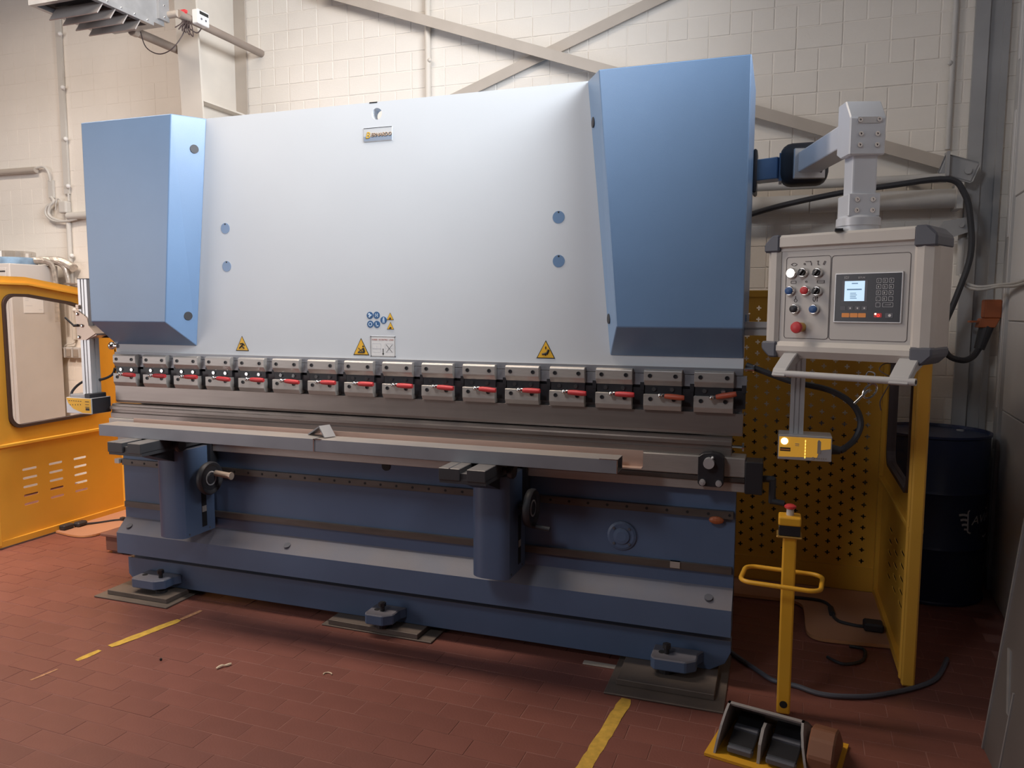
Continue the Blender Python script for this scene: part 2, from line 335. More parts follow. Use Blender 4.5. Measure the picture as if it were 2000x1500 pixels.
hb = hole_plate(1.45, 1.69, RZ0, RZ1, 0, .05, 1.572, 2.391-.001, .0255); hb.bm.to_mesh(bpy.data.meshes.new('x')); me = bpy.data.meshes.new('x'); hb.bm.to_mesh(me); ram.bm.from_mesh(me)
bmesh.ops.remove_doubles(ram.bm, verts=ram.bm.verts, dist=1e-5)
ramo = ram.build('ram_plate', 'white', pb)
MB().box(1.535, 1.575, -.001, .05, RZ1-.004, RZ1+.001).build('edge_notch', 'dark', ramo)
for x, z, r in ((.721, 1.910, .026), (.722, 1.725, .026), (2.424, 1.902, .026), (2.426, 1.720, .026)):
    b = MB().cyl((x, -.0012, z), (x, .01, z), r, seg=24).build('cover_disc', 'blue', ramo, label='round blue cap flush in the white plate')
    MB().cyl((x, -.002, z+r*.78), (x, .004, z+r*.78), .004, seg=8).build('screw', 'ink', b)
# side housings
def housing(mir):
    def X(x): return 3.174-x if mir else x
    FT, FB, PT, PB = .552, .468, .632, .522; ZT, ZB, D = 2.437, 1.449, -.15
    x0 = -.011
    V = [(x0, D, ZT), (FT, D, ZT), (FB, D, ZB), (x0, D, ZB), (x0, -.001, ZT+.004), (PT, -.001, ZT+.004), (PB, -.001, 1.327), (x0, -.001, 1.327),
         (x0, .34, ZT), (x0, .34, 1.52), (x0, -.001, 1.52), (x0+.02, .34, ZT), (x0+.02, .34, 1.52), (x0+.02, -.001, ZT)]
    V = [(X(v[0]), v[1], v[2]) for v in V]
    b = MB().quads(V, [(0, 1, 2, 3), (1, 5, 6, 2), (3, 2, 6, 7), (0, 3, 7, 4), (0, 4, 5, 1), (4, 5, 6, 7)])
    b.box(min(X(x0), X(x0+.02)), max(X(x0), X(x0+.02)), 0, .33, 1.50, ZT)
    bmesh.ops.recalc_face_normals(b.bm, faces=b.bm.faces[:]); return b
for mir in (False, True):
    h = housing(mir)
    ho = h.build('side_housing', 'blue', pb)
    bm2 = ho.modifiers.new('b', 'BEVEL'); bm2.width = .004; bm2.segments = 2; bm2.limit_method = 'ANGLE'
    for z in ((2.29, 1.48) if not mir else (2.27, 1.48)):
        tt = .68 if not mir else .80
        xf_ = .552-.084*(2.437-z)/.988; xp = .632-.11*(2.437-z)/1.11; cx = xf_+(xp-xf_)*tt; cy = -.15+.15*tt
        n = Vector((.89, -.46, 0)).normalized(); c = Vector((cx, cy, z))
        if mir: n.x = -n.x; c.x = 3.174-c.x
        MB().cyl(c - n*.006, c + n*.0025, .021, seg=20).build('access_plug', 'rubber', ho, label='dark round plug in the chamfered side')
MB().box(.06, .10, .08, 1.15, .2, 2.40).build('side_frame', 'blue', pb); MB().box(3.00, 3.04, .08, 1.15, .2, 2.40).build('side_frame', 'blue', pb)
MB().box(3.183, 3.19, .02, .28, 1.44, 1.50).build('hinge_plate', 'blue', pb)
MB().box(.10, 3.00, .10, 1.12, .30, 2.25, bev=.01).build('rear_shade_body', 'blue', pb)  # unseen box, added to keep lamp light off the wall behind the guard
# lower beam and base
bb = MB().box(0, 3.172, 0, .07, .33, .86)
base = bb.build('table_beam', 'blueshade', pb)
MB().prism([(0, .392), (-.068, .322), (-.068, .212), (-.0, .205), (.05, .205), (.05, .392)], 'X', 0, 3.172).build('ledge', 'blueshade', base)
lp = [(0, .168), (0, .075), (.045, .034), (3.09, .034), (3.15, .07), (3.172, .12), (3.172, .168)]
MB().prism(lp, 'Y', .0, .06, bev=.002).box(.01, 3.16, .035, .06, .16, .21).build('foot_beam', 'blueshade', base)
for x in (1.06, 3.08, .06):
    MB().cyl((x, -.036, .352), (x, -.0395, .3585), .017, seg=18).build('ledge_plug', 'darkg', base)
MB().cyl((1.594, -.003, .784), (1.594, .01, .784), .022, seg=20).build('round_hole', 'dark', base)
fo = MB().lathe([(.062, 0), (.062, -.006), (.052, -.010), (.034, -.010), (.034, -.016), (.020, -.018)], (2.714, 0, .566), 'Y', 28).build('round_flange', 'blueshade', base)
for k in range(4): MB().cyl((2.714+.046*math.cos(k*PI/2+.8), -.008, .566+.046*math.sin(k*PI/2+.8)), (2.714+.046*math.cos(k*PI/2+.8), -.014, .566+.046*math.sin(k*PI/2+.8)), .006, seg=8).build('bolt', 'darkg', fo)
# guide rails on the base
g1 = MB().box(.01, 3.165, -.020, 0, .682, .713).build('guide_rail', 'rail', base)
for k in range(38): MB().cyl((.08+k*.083, -.021, .698), (.08+k*.083, -.019, .698), .006, seg=8).build('rail_hole', 'dark', g1)
MB().box(.01, 3.165, -.016, 0, .452, .482).build('guide_rail', 'rail', base); MB().box(2.92, 2.96, -.019, 0, .456, .482).build('rail_stop', 'steel', base)
MB().ball((3.10, -.02, .674), .03, sc=(1, .4, .55)).build('rust_stop', 'orange', base, label='rust orange stop under the guide rail')
MB().box(-.03, 0, -.03, 0, .690, .714).build('rail_end', 'steel', base)
# bottom die rails
r1 = MB().box(-.03, 3.206, -.055, .06, .862, .938, bev=.003).build('die_holder', 'steel', pb)
MB().box(-.03, 3.206, -.05, .06, .84, .859, bev=.002).build('holder_strip', 'rail', r1); MB().box(.01, 3.206, -.040, .05, .80, .838, bev=.002).build('holder_strip', 'steel', r1)
# lugs
for x0, x1 in ((.145, .345), (1.535, 1.675), (2.862, 3.045)):
    P = [(x0, 0), (x0, -.115), (x0+.015, -.135), (x1-.04, -.135), (x1, -.10), (x1, -.04), (x1+.02, 0)]
    lg = MB().prism(P, 'Z', .062, .112, bev=.005).build('levelling_lug', 'blueshade', base)
    xb = x1-.05 if x0 < 1 else (x0+x1)/2 if x0 < 2 else x0+.06
    MB().cyl((xb, -.075, .05), (xb, -.075, .155), .011, seg=12).cyl((xb, -.075, .135), (xb, -.075, .152), .018, seg=6).build('levelling_bolt', 'black', lg)
    MB().cyl((xb, -.075, .034), (xb, -.075, .05), .03, seg=14).build('bolt_foot', 'black', lg)
    MB().cyl((x0+.04, -.07, .112), (x0+.04, -.07, .1135), .014, seg=14).build('bolt_hole', 'dark', lg)
# tool clamps : 16 along the ram
MB().box(-.012, 3.184, -.012, .05, 1.260, 1.287).build('ram_edge_strip', 'steeld', pb)
MB().box(-.012, 3.184, .012, .05, 1.09, 1.263).build('clamp_seat', 'steeld', pb)
def clamp(first=None):
    pass
c0 = MB().box(.003, .150, -.022, .018, 1.176, 1.212).box(.150, .196, -.012, .018, 1.128, 1.20).box(.182, .198, -.016, .018, 1.19, 1.222).build('tool_clamp', 'black', pb, label='black wedge block with steel plates and a red handle lever')
W = .152
ub = MB().prism([(.018, 1.277), (-.030, 1.277), (-.038, 1.270), (-.038, 1.232), (-.022, 1.210), (.018, 1.210)], 'X', 0, W, bev=.0015).build('upper_bar', 'steel', c0)
lo = MB().prism([(.018, 1.176), (-.040, 1.176), (-.040, 1.130), (-.030, 1.110), (.018, 1.110)], 'X', 0, W, bev=.0015).build('lower_plate', 'steel', c0)
MB().box(W-.001, W+.0475, -.014, .018, 1.212, 1.258).build('spacer', 'steeld', c0)
bolts = []
for x, z, y in ((.024, 1.251, -.038), (.126, 1.251, -.038), (.028, 1.157, -.040), (.122, 1.157, -.040)):
    MB().lathe([(.0085, 0), (.0085, -.003), (.0050, -.003), (.0050, -.0005)], (x, y, z), 'Y', 12).build('hex_bolt', 'black', c0)
for x in (.040, .112):
    MB().cyl((x, -.022, 1.196), (x, -.028, 1.196), .0085, seg=12).build('chrome_pin', 'chrome', c0)
MB().cyl((.071, -.040, 1.174), (.071, -.062, 1.174), .0105, r2=.009, seg=14).ball((.071, -.064, 1.174), .0105).box(.074, .096, -.060, -.048, 1.165, 1.182, bev=.003).build('lever_hub', 'chrome', c0, smooth=True)
lv = MB().tube([(.088, -.056, 1.173), (.11, -.058, 1.173), (.15, -.060, 1.172), (.166, -.060, 1.172)], .0095, seg=10, smooth=4, rv=lambda u: .0092+.0022*math.sin(u*PI)).build('lever_handle', 'red', c0, smooth=True, label='red plastic lever grip')
kids0 = list(c0.children)
for i in range(1, 16):
    c = c0.copy(); C.objects.link(c); c.parent = pb; c.location = (.2*i, 0, 0)
    for ch in kids0:
        d = ch.copy(); C.objects.link(d); d.parent = c
        if ch.name.startswith('lever_handle'):
            d.rotation_euler = (0, 0, 0)
            a = random.uniform(-.05, .05) if i < 15 else -.22
            piv = Vector((.071, -.05, 1.174)) - Vector(pb['_o'])
            d.matrix_local = Matrix.Translation(piv) @ Matrix.Rotation(a, 4, 'Y') @ Matrix.Translation(-piv)
            if i >= 14:
                d.data = d.data.copy(); d.data.materials[0] = M['redo']; d['label'] = 'faded orange red lever grip'
# right hand side fittings
bk = MB().prism([(3.030, .945), (3.030, .84), (3.040, .828), (3.118, .828), (3.128, .84), (3.128, .945), (3.110, .958), (3.079, .963), (3.048, .958)], 'Y', -.105, -.056, bev=.002).build('back_gauge_bracket', 'black', pb)
MB().cyl((3.073, -.105, .925), (3.073, -.135, .925), .021, seg=22).ball((3.086, -.118, .946), .006).build('clamp_screw', 'alu', bk, smooth=True)
for x in (3.049, 3.111): MB().cyl((x, -.105, .845), (x, -.118, .845), .012, seg=14).cyl((x, -.118, .845), (x, -.121, .845), .007, seg=6).build('bolt', 'alu', bk)
eb = MB().box(3.207, 3.272, -.085, .02, .805, .932, bev=.003).build('end_block', 'black', pb)
MB().cyl((3.272, -.04, .862), (3.315, -.04, .862), .013, seg=14).box(3.296, 3.322, -.052, -.028, .765, .872, bev=.006).cyl((3.31, -.05, .778), (3.355, -.055, .774), .011, seg=12).build('crank_handle', 'rubber', eb)
MB().cyl((3.19, .0, 1.285), (3.22, .0, 1.285), .007, seg=10).cyl((3.22, 0, 1.285), (3.226, 0, 1.285), .017, seg=16).build('end_pin', 'chrome', pb)
MB().ball((-.04, .0, 1.318), .022).cyl((-.04, 0, 1.318), (.0, 0, 1.318), .012).build('end_pin', 'chrome', pb, smooth=True)
# flat signs on the ram plate
lg = MB().box(1.505, 1.648, -.0025, 0, 2.270, 2.330).build('name_plate', 'logow', ramo)
MB().box(1.505, 1.648, -.0033, -.002, 2.273, 2.293).build('blue_band', 'logob', lg); MB().box(1.505, 1.648, -.0033, -.002, 2.3285, 2.3305).build('rule', 'ink', lg)
text('B', .040, at(1.514, -.0040, 2.285), 'lettering', 'logoy', lg, shear=.25); text('ERNARDO', .0235, at(1.541, -.0040, 2.291), 'lettering', 'logot', lg, shear=.25, xs=.94)
text('B', .043, at(1.512, -.0030, 2.283), 'lettering_shadow', 'ink', lg, shear=.25, ext=.0003); text('ERNARDO', .0235, at(1.543, -.0034, 2.2885), 'lettering_shadow', 'ink', lg, shear=.25, xs=.94, ext=.0003)
def tri(cx, zb, wd, ht, pic, name='warning_sign'):
    o = MB().prism([(cx-wd/2, zb), (cx+wd/2, zb), (cx, zb+ht)], 'Y', -.0012, 0).build(name, 'ink', ramo)
    k = .87
    MB().prism([(cx-wd/2*k, zb+ht*.05), (cx+wd/2*k, zb+ht*.05), (cx, zb+ht*.93)], 'Y', -.0020, -.001).build('sign_face', 'warn', o)
    b = MB(); s_ = wd/.075
    def bar(p, q, r=.003): b.cyl((cx+p[0]*s_, -.0022, zb+p[1]*s_), (cx+q[0]*s_, -.0022, zb+q[1]*s_), r*s_, seg=6)
    if pic == 0:
        for p, q in (((-.016, .012), (.008, .034)), ((.008, .034), (.014, .026)), ((-.010, .034), (.006, .036)), ((.0, .022), (.012, .012))): bar(p, q)
    elif pic == 1:
        bar((-.014, .012), (.016, .012), .0035); bar((.016, .014), (.010, .030), .0045); bar((.008, .028), (-.012, .014), .0015); bar((-.012, .030), (.004, .016), .0015); b.ball((cx+.010*s_, -.0022, zb+.037*s_), .004*s_, sc=(1, .4, 1))
    elif pic == 2:
        bar((-.014, .016), (.004, .020), .004); bar((.004, .016), (.012, .034), .0045); bar((0, .046), (0, .036), .002); bar((-.002, .012), (.002, .022), .004)
    else:
        bar((-.012, .012), (.012, .012), .005); bar((-.004, .022), (.010, .018), .004)
    b.xf(Matrix.Translation((0, 0, 0))).build('pictogram', 'ink', o)
tri(.800, 1.308, .078, .074, 0); tri(1.472, 1.302, .084, .080, 1); tri(2.372, 1.308, .084, .078, 2); tri(1.626, 1.467, .036, .034, 3); tri(1.627, 1.424, .036, .034, 3)
for x, z, pc in ((1.521, 1.4875, 0), (1.556, 1.4885, 1), (1.592, 1.466, 2), (1.5225, 1.447, 3), (1.557, 1.4465, 4)):
    o = MB().cyl((x, 0, z), (x, -.0014, z), .0165, seg=22).build('mandatory_sign', 'sblue', ramo); b = MB()
    if pc == 0: b.ball((x-.004, -.0014, z+.005), .006, sc=(1, .15, 1)).cyl((x-.004, -.0016, z-.009), (x+.008, -.0016, z+.002), .004, seg=6)
    elif pc == 1: b.box(x-.007, x-.003, -.002, -.001, z-.008, z+.008).box(x+.003, x+.007, -.002, -.001, z-.008, z+.008).box(x-.006, x+.006, -.002, -.001, z-.002, z+.002)
    elif pc == 2: b.ball((x, -.0014, z+.009), .004, sc=(1, .2, 1)).box(x-.005, x+.005, -.002, -.001, z-.002, z+.006).box(x-.005, x-.001, -.002, -.001, z-.012, z-.002).box(x+.001, x+.005, -.002, -.001, z-.012, z-.002)
    elif pc == 3: b.ring(circ(x, z, .010, 14), circ(x, z, .0065, 14), 'Y', -.002, -.001)
    else: b.box(x-.006, x-.001, -.002, -.001, z-.007, z+.009).box(x-.006, x+.008, -.002, -.001, z-.009, z-.004)
    b.build('pictogram', 'sbluel', o)
pl = MB().prism(rrect(1.522, 1.652, 1.297, 1.392, .006), 'Y', -.0016, 0).build('notice_plate', 'sticker', ramo)
MB().ring(rrect(1.5235, 1.6505, 1.2985, 1.3905, .006), rrect(1.5250, 1.6490, 1.3000, 1.3890, .005), 'Y', -.0022, -.001).build('border', 'ink', pl)
text('FORBID  ECCENTRIC  LOAD', .0112, at(1.5295, -.0018, 1.372), 'lettering', 'redink', pl, ext=.0003, xs=.80)
b = MB().ring(rrect(1.532, 1.577, 1.318, 1.359, .002, 1), rrect(1.533, 1.576, 1.319, 1.358, .002, 1), 'Y', -.002, -.001).ring(rrect(1.598, 1.643, 1.318, 1.359, .002, 1), rrect(1.599, 1.642, 1.319, 1.358, .002, 1), 'Y', -.002, -.001)
b.box(1.531, 1.578, -.002, -.001, 1.336, 1.337).box(1.531, 1.578, -.002, -.001, 1.332, 1.333).box(1.554, 1.555, -.002, -.001, 1.337, 1.348).box(1.597, 1.644, -.002, -.001, 1.336, 1.337); b.build('diagram', 'keyl', pl)
MB().cyl((1.604, -.0018, 1.318), (1.636, -.0018, 1.354), .0009, seg=4).cyl((1.636, -.0018, 1.318), (1.604, -.0018, 1.354), .0009, seg=4).box(1.586, 1.590, -.002, -.001, 1.312, 1.335).prism([(1.5825, 1.313), (1.5935, 1.313), (1.588, 1.303)], 'Y', -.002, -.001).build('diagram_marks', 'ink', pl)
for x in (1.524, 1.650):
    for z in (1.299, 1.390): MB().ball((x, -.001, z), .003, 8).build('rivet', 'darkg', pl)

# ------------------------------------------------------------------ tooling (lies in the machine, lifts out)
b = MB().prism([(-.012, 1.1085), (.016, 1.1085), (.016, 1.03), (.004, 1.018), (-.006, 1.018), (-.012, 1.03)], 'X', -.02, 3.19, bev=.001)
tag(b.build('bending_punch', 'punch'), 'long brown grey steel punch bar held below the red handled clamps', 'punch')
P = [(-.030, .939), (-.030, .962), (-.022, .966), (-.022, .978), (-.034, .982), (-.034, .996), (-.020, 1.000), (-.020, 1.008), (-.008, 1.012), (.0, 1.004), (.008, 1.012), (.05, 1.012), (.05, .939)]
t = thing('bending_die', 'long grooved steel die bar lying under the punch', 'die', (1.55, 0, .939))
MB().prism(P, 'X', -.04, 3.150).build('die_body', 'punch', t); MB().cyl((3.150, .0, .975), (3.190, 0, .975), .006, seg=10).cyl((3.190, 0, .975), (3.197, 0, .975), .017, seg=16).build('end_pin', 'chrome', t)

# ------------------------------------------------------------------ sheet supports (two, slide on the rail)
def support(xr, label, wheel_knob):
    x0 = xr-.172
    t = thing('sheet_support', label, 'support arm', (x0+.086, -.12, .395), 'sheet support arms on the front rail')
    P = [(x0, -.02), (x0, -.16)]
    for k in range(1, 7): a = k/6*PI/2; P.append((x0+.07-.07*math.cos(a), -.19-.055*math.sin(a)))
    P += [(x0+.13, -.245), (xr-.012, -.236), (xr, -.222), (xr, -.02)]
    cv = MB().prism(P, 'Z', .396, .832).build('cover', 'blueshade', t, smooth=True)
    MB().box(xr-.004, xr+.0012, -.112, -.078, .425, .640).build('slot', 'dark', cv); MB().box(xr-.003, xr+.002, -.110, -.080, .50, .53).build('slot_nut', 'steel', cv)
    for y, z in ((-.20, .41), (-.06, .41)): MB().cyl((xr, y, z), (xr+.003, y, z), .005, seg=8).build('screw', 'darkg', cv)
    br = MB()
    c = x0+.066
    for u0, u1 in ((-.10, -.012), (.018, .094)): br.box(c+u0, c+u1, -.47, -.02, .858, .905, bev=.002)
    br.box(c-.10, c+.094, -.462, -.02, .845, .862).box(c-.02, c+.02, -.46, -.02, .862, .885)
    bo = br.build('slotted_bracket', 'slot', t); MB().box(c-.058, c-.052, -.4705, -.03, .9045, .9056).build('scribe_line', 'chrome', bo)
    MB().prism([(-.42, .846), (-.24, .78), (-.06, .78), (-.06, .846)], 'X', c-.05, c+.07).build('gusset', 'black', t)
    k = MB().cyl((c+.094, -.27, .872), (c+.12, -.27, .872), .010, seg=10).lathe([(.028, 0), (.032, .006), (.032, .022), (.026, .028)], (c+.118, -.27, .868), 'X', 16).build('clamp_knob', 'black', t, smooth=True)
    wx = xr+.055; wc = (wx, -.115, .680)
    wh = MB().lathe([(.012, -.050), (.012, -.012), (.030, -.010), (.034, .002), (.060, .006), (.066, -.010), (.079, -.010), (.083, 0), (.083, .012), (.077, .020), (.066, .018), (.060, .012), (.030, .010), (.024, .016), (.012, .016)], wc, 'X', 32).build('handwheel', 'rubber', t, smooth=True)
    MB().lathe([(.030, .011), (.030, .014), (.036, .014), (.036, .011)], wc, 'X', 24).build('wheel_ring', 'alu', wh)
    if wheel_knob == 0: MB().cyl((wx+.015, -.085, .700), (wx+.105, -.085, .692), .015, seg=14).cyl((wx+.105, -.085, .692), (wx+.112, -.085, .692), .019, seg=14).build('wheel_handle', 'copperpl', wh, label='worn brass coloured grip end')
    else: MB().cyl((wx+.012, -.13, .608), (wx+.092, -.13, .600), .0105, seg=12).build('wheel_handle', 'rubber', wh)
    MB().box(xr, xr+.02, -.06, -.012, .64, .85).build('slide_block', 'black', t)
    return t
support(.612, 'blue sheet support arm near left end with brass ended handwheel grip', 0)
support(2.288, 'blue sheet support arm right of centre with black handwheel grip', 1)

# ------------------------------------------------------------------ square tubes, channel and bent offcut lying on the supports
def sqtube(x0, x1, y0, y1, z0, z1, th=.003):
    b = MB(); o = [(y0, z0), (y1, z0), (y1, z1), (y0, z1)]; i = [(y0+th, z0+th), (y1-th, z0+th), (y1-th, z1-th), (y0+th, z1-th)]
    return b.ring(o, i, 'X', x0, x1)
TY = -.350
t1 = sqtube(.232, 1.436, TY-.004, -.243, .906, .960).build('square_tube', 'steeld'); tag(t1, 'left grey steel box section lying across the left support arm', 'steel tube')
t2 = thing('square_tube', 'right grey steel box section with open shiny end, lying on the right support arm', 'steel tube', (2.1, -.3, .906))
sqtube(1.438, 2.758, TY, -.245, .906, .958).build('tube_body', 'steeld', t2)
MB().box(2.690, 2.7600, TY-.0012, TY+.004, .9575, .9592).box(2.7570, 2.7600, TY-.0012, TY+.0025, .905, .9592).build('end_burr', 'chrome', t2, label='bright cut edge'); MB().box(1.436, 1.441, TY-.0042, TY+.001, .906, .9602).box(1.436, 1.475, TY-.0042, TY+.008, .958, .9602).build('joint_edge', 'chrome', t2, label='shiny strip at the joint')
P = [(-.240, .9065), (-.197, .9065), (-.197, .972), (-.200, .972), (-.200, .9095), (-.240, .9095)]
tag(MB().prism([(y, z) for y, z in P], 'X', .29, 2.83).build('angle_profile', 'copper'), 'long pinkish filmed angle profile lying behind the grey box sections', 'metal profile')
A = MB(); th = math.radians(28)
A.prism([(-.078, 0), (.004, .042), (.004, .048), (-.082, .004)], 'Y', -.028, .028); A.prism([(0, .044), (.042, .0), (.047, .002), (.004, .049)], 'Y', -.028, .028)
A.xf(Matrix.Translation((1.440, -.275, .9606)) @ Matrix.Rotation(math.radians(-22), 4, 'Z'))
tag(A.build('bent_offcut', 'steeld'), 'small folded steel offcut standing like a tent on the box section joint', 'offcut')

# ------------------------------------------------------------------ steel pads under the feet
def slab(x0, x1, y0, y1, z0, z1, label, rot=0):
    b = MB().box(x0, x1, y0, y1, z0, z1, bev=.002); c = ((x0+x1)/2, (y0+y1)/2, 0)
    b.xf(Matrix.Translation(c) @ Matrix.Rotation(rot, 4, 'Z') @ Matrix.Translation((-c[0], -c[1], 0)))
    return tag(b.build('base_plate', 'pad'), label, 'steel plate', 'steel plates under the machine feet')
slab(-.05, .43, -.185, .30, .0008, .008, 'thin wide steel sheet on floor under left machine foot'); slab(.0, .395, -.145, .28, .0085, .033, 'thick steel plate directly under left machine foot')
slab(1.285, 1.87, -.095, .30, .0008, .008, 'thin steel sheet on floor under middle machine foot', -.015); slab(1.32, 1.80, -.09, .28, .0085, .033, 'thick steel plate directly under middle machine foot', -.02)
slab(2.705, 3.165, -.28, .30, .0008, .008, 'thin wide steel sheet on floor under right machine foot'); slab(2.74, 3.125, -.205, .28, .0085, .033, 'thick steel plate directly under right machine foot')
tag(MB().box(-.60, -.33, .40, .75, .018, .11, bev=.004).box(-.62, -.31, .38, .77, .11, .128, bev=.003).box(-.57, -.5, .42, .73, .0005, .018).box(-.43, -.36, .42, .73, .0005, .018).build('wooden_block', 'wood'), 'dark brown wooden block on the floor at the left end of the machine', 'block')

# ------------------------------------------------------------------ laser guarding, left and right
def profile(x0, x1, y0, y1, z0, z1, ax='Z'):
    w = x1-x0; d = y1-y0; g = w*.09
    if ax == 'Z':
        P = [(x0, y0), (x0+w*.28, y0), (x0+w*.28, y0+g), (x0+w*.40, y0+g), (x0+w*.40, y0), (x0+w*.62, y0), (x0+w*.62, y0+g), (x0+w*.72, y0+g), (x0+w*.72, y0), (x1, y0), (x1, y0+d*.4), (x1-g, y0+d*.4), (x1-g, y0+d*.6), (x1, y0+d*.6), (x1, y1), (x0, y1)]
        return MB().prism(P, 'Z', z0, z1)
    h = z1-z0
    P = [(y0, z0), (y0, z0+h*.42), (y0+.012, z0+h*.42), (y0+.012, z0+h*.58), (y0, z0+h*.58), (y0, z1), (y1, z1), (y1, z0)]
    return MB().prism(P, 'X', x0, x1)
ll = thing('laser_receiver', 'yellow laser sensor box on a tall aluminium post, left end of the machine', 'laser sensor', (-.15, -.04, .96))
MB_ = profile(-.181, -.119, -.07, -.01, 1.06, 1.668).build('post', 'alu', ll); MB().box(-.182, -.118, -.071, -.009, 1.668, 1.672).build('post_cap', 'black', MB_)
bp = MB().prism([(-.199, 1.505), (-.185, 1.505), (-.136, 1.475), (-.118, 1.46), (-.110, 1.425), (-.066, 1.385), (-.135, 1.350), (-.192, 1.350)], 'Y', -.078, -.072).prism([(-.118, 1.425), (-.066, 1.385), (-.066, 1.375), (-.118, 1.358)], 'Y', -.072, .02).build('clamp_plate', 'copperpl', ll)
for x, z in ((-.182, 1.487), (-.178, 1.365), (-.152, 1.425)): MB().lathe([(.009, 0), (.009, -.004), (.004, -.007)], (x, -.078, z), 'Y', 12).build('bolt', 'chrome', bp)
MB().box(-.192, -.168, -.082, -.070, 1.512, 1.535, bev=.003).build('slot_nut', 'copperpl', bp); MB().cyl((-.205, -.085, 1.425), (-.175, -.085, 1.427), .007).cyl((-.205, -.085, 1.425), (-.245, -.10, 1.468), .005).build('lever', 'black', bp)
MB().box(-.11, -.014, .0, .03, 1.36, 1.40).build('mount_arm', 'black', ll)
sb = MB().box(-.265, -.088, -.105, .02, .960, 1.045, bev=.002).build('sensor_box', 'alu', ll)
MB().box(-.0885, -.0865, -.10, .015, .962, 1.043).build('end_cap', 'black', sb); MB().box(-.24, -.11, -.10, .01, 1.045, 1.062, bev=.002).build('mount_block', 'galv', sb); MB().box(-.135, -.095, -.105, .0, 1.045, 1.068, bev=.003).build('connector_block', 'black', sb)
MB().prism([(-.262, 1.042), (-.092, 1.042), (-.092, .965), (-.150, .965), (-.215, .985), (-.250, 1.015)], 'Y', -.1062, -.104).build('yellow_label', 'warn', sb)
b = MB()
for x, z, w_, h in ((-.130, 1.025, .028, .003), (-.130, 1.010, .026, .002), (-.130, .996, .028, .003), (-.128, .980, .026, .012)): b.box(x, x+w_, -.1068, -.1055, z, z+h)
for k in range(5): b.cyl((-.235+k*.018, -.1055, 1.005+.001*k), (-.235+k*.018, -.1068, 1.005+.001*k), .003, seg=6)
for k in range(6): b.box(-.245+k*.016, -.236+k*.016, -.1066, -.1055, 1.026, 1.029)
b.build('label_print', 'ink', sb)
MB().box(-.283, -.265, -.08, -.05, .985, 1.012).cyl((-.275, -.06, 1.005), (-.275, -.06, 1.03), .009).build('plug', 'black', sb)
MB().tube([(-.016, -.01, 1.20), (-.035, -.012, 1.165), (-.10, -.02, 1.138), (-.19, -.005, 1.135), (-.255, -.02, 1.112), (-.290, -.045, 1.065), (-.275, -.06, 1.02)], .007).build('cable', 'rubber', ll, smooth=True)
lr = thing('laser_transmitter', 'lit amber laser sensor box on an aluminium post, right end of the machine', 'laser sensor', (3.41, -.04, .955))
profile(3.362, 3.412, -.06, -.01, 1.05, 1.60).build('post', 'alu', lr); profile(3.186, 3.40, -.055, .0, 1.420, 1.472, 'X').build('cross_arm', 'alu', lr)
sb = MB().box(3.323, 3.512, -.105, .01, .956, 1.050, bev=.002).build('sensor_box', 'alu', lr)
MB().box(3.3215, 3.3235, -.104, .0, .957, 1.049).build('end_cap', 'black', sb)
MB().prism([(3.327, 1.043), (3.508, 1.043), (3.508, 1.005), (3.470, .998), (3.462, .970), (3.327, .966)], 'Y', -.1062, -.104).build('amber_window', 'amber', sb, label='amber lit front label')
MB().lathe([(.0125, -.104), (.0125, -.108), (.005, -.111)], (3.346, 0, 1.026), 'Y', 16).build('status_light', 'wled', sb, label='bright white yellow status light')
b = MB()
for k in range(6): b.box(3.4185, 3.4215, -.1070, -.105, .965+.012*k, .974+.012*k)
b.build('scale_lights', 'yled', sb); b = MB().box(3.331, 3.368, -.1068, -.105, .988, 1.002); b.build('dark_label', 'ink', sb)
b = MB().box(3.3325, 3.366, -.1072, -.1066, .9955, .9965).box(3.3325, 3.366, -.1072, -.1066, .9925, .9935); b.build('label_lines', 'okey', sb)
b = MB().box(3.462, 3.474, -.1068, -.105, .985, 1.03).prism([(3.462, 1.03), (3.474, 1.03), (3.466, 1.038)], 'Y', -.1068, -.105).cyl((3.448, -.105, .967), (3.448, -.1068, .967), .005, seg=12)
for k in range(5): b.cyl((3.461+k*.008, -.105, .967), (3.461+k*.008, -.1068, .967), .0025, seg=8)
b.box(3.384, 3.398, -.1068, -.105, 1.016, 1.019).box(3.384, 3.398, -.1068, -.105, 1.010, 1.012).build('label_print', 'socket', sb)
MB().cyl((3.512, -.05, .995), (3.545, -.045, .992), .020, r2=.015).cyl((3.545, -.045, .992), (3.56, -.04, 1.0), .013).build('plug', 'rubber', sb)
MB().tube([(3.195, .02, 1.300), (3.24, .01, 1.285), (3.363, .005, 1.243), (3.501, 0, 1.214), (3.584, 0, 1.163), (3.615, 0, 1.096), (3.597, -.015, 1.035), (3.555, -.04, .995)], .0115).build('cable', 'rubber', lr, smooth=True)

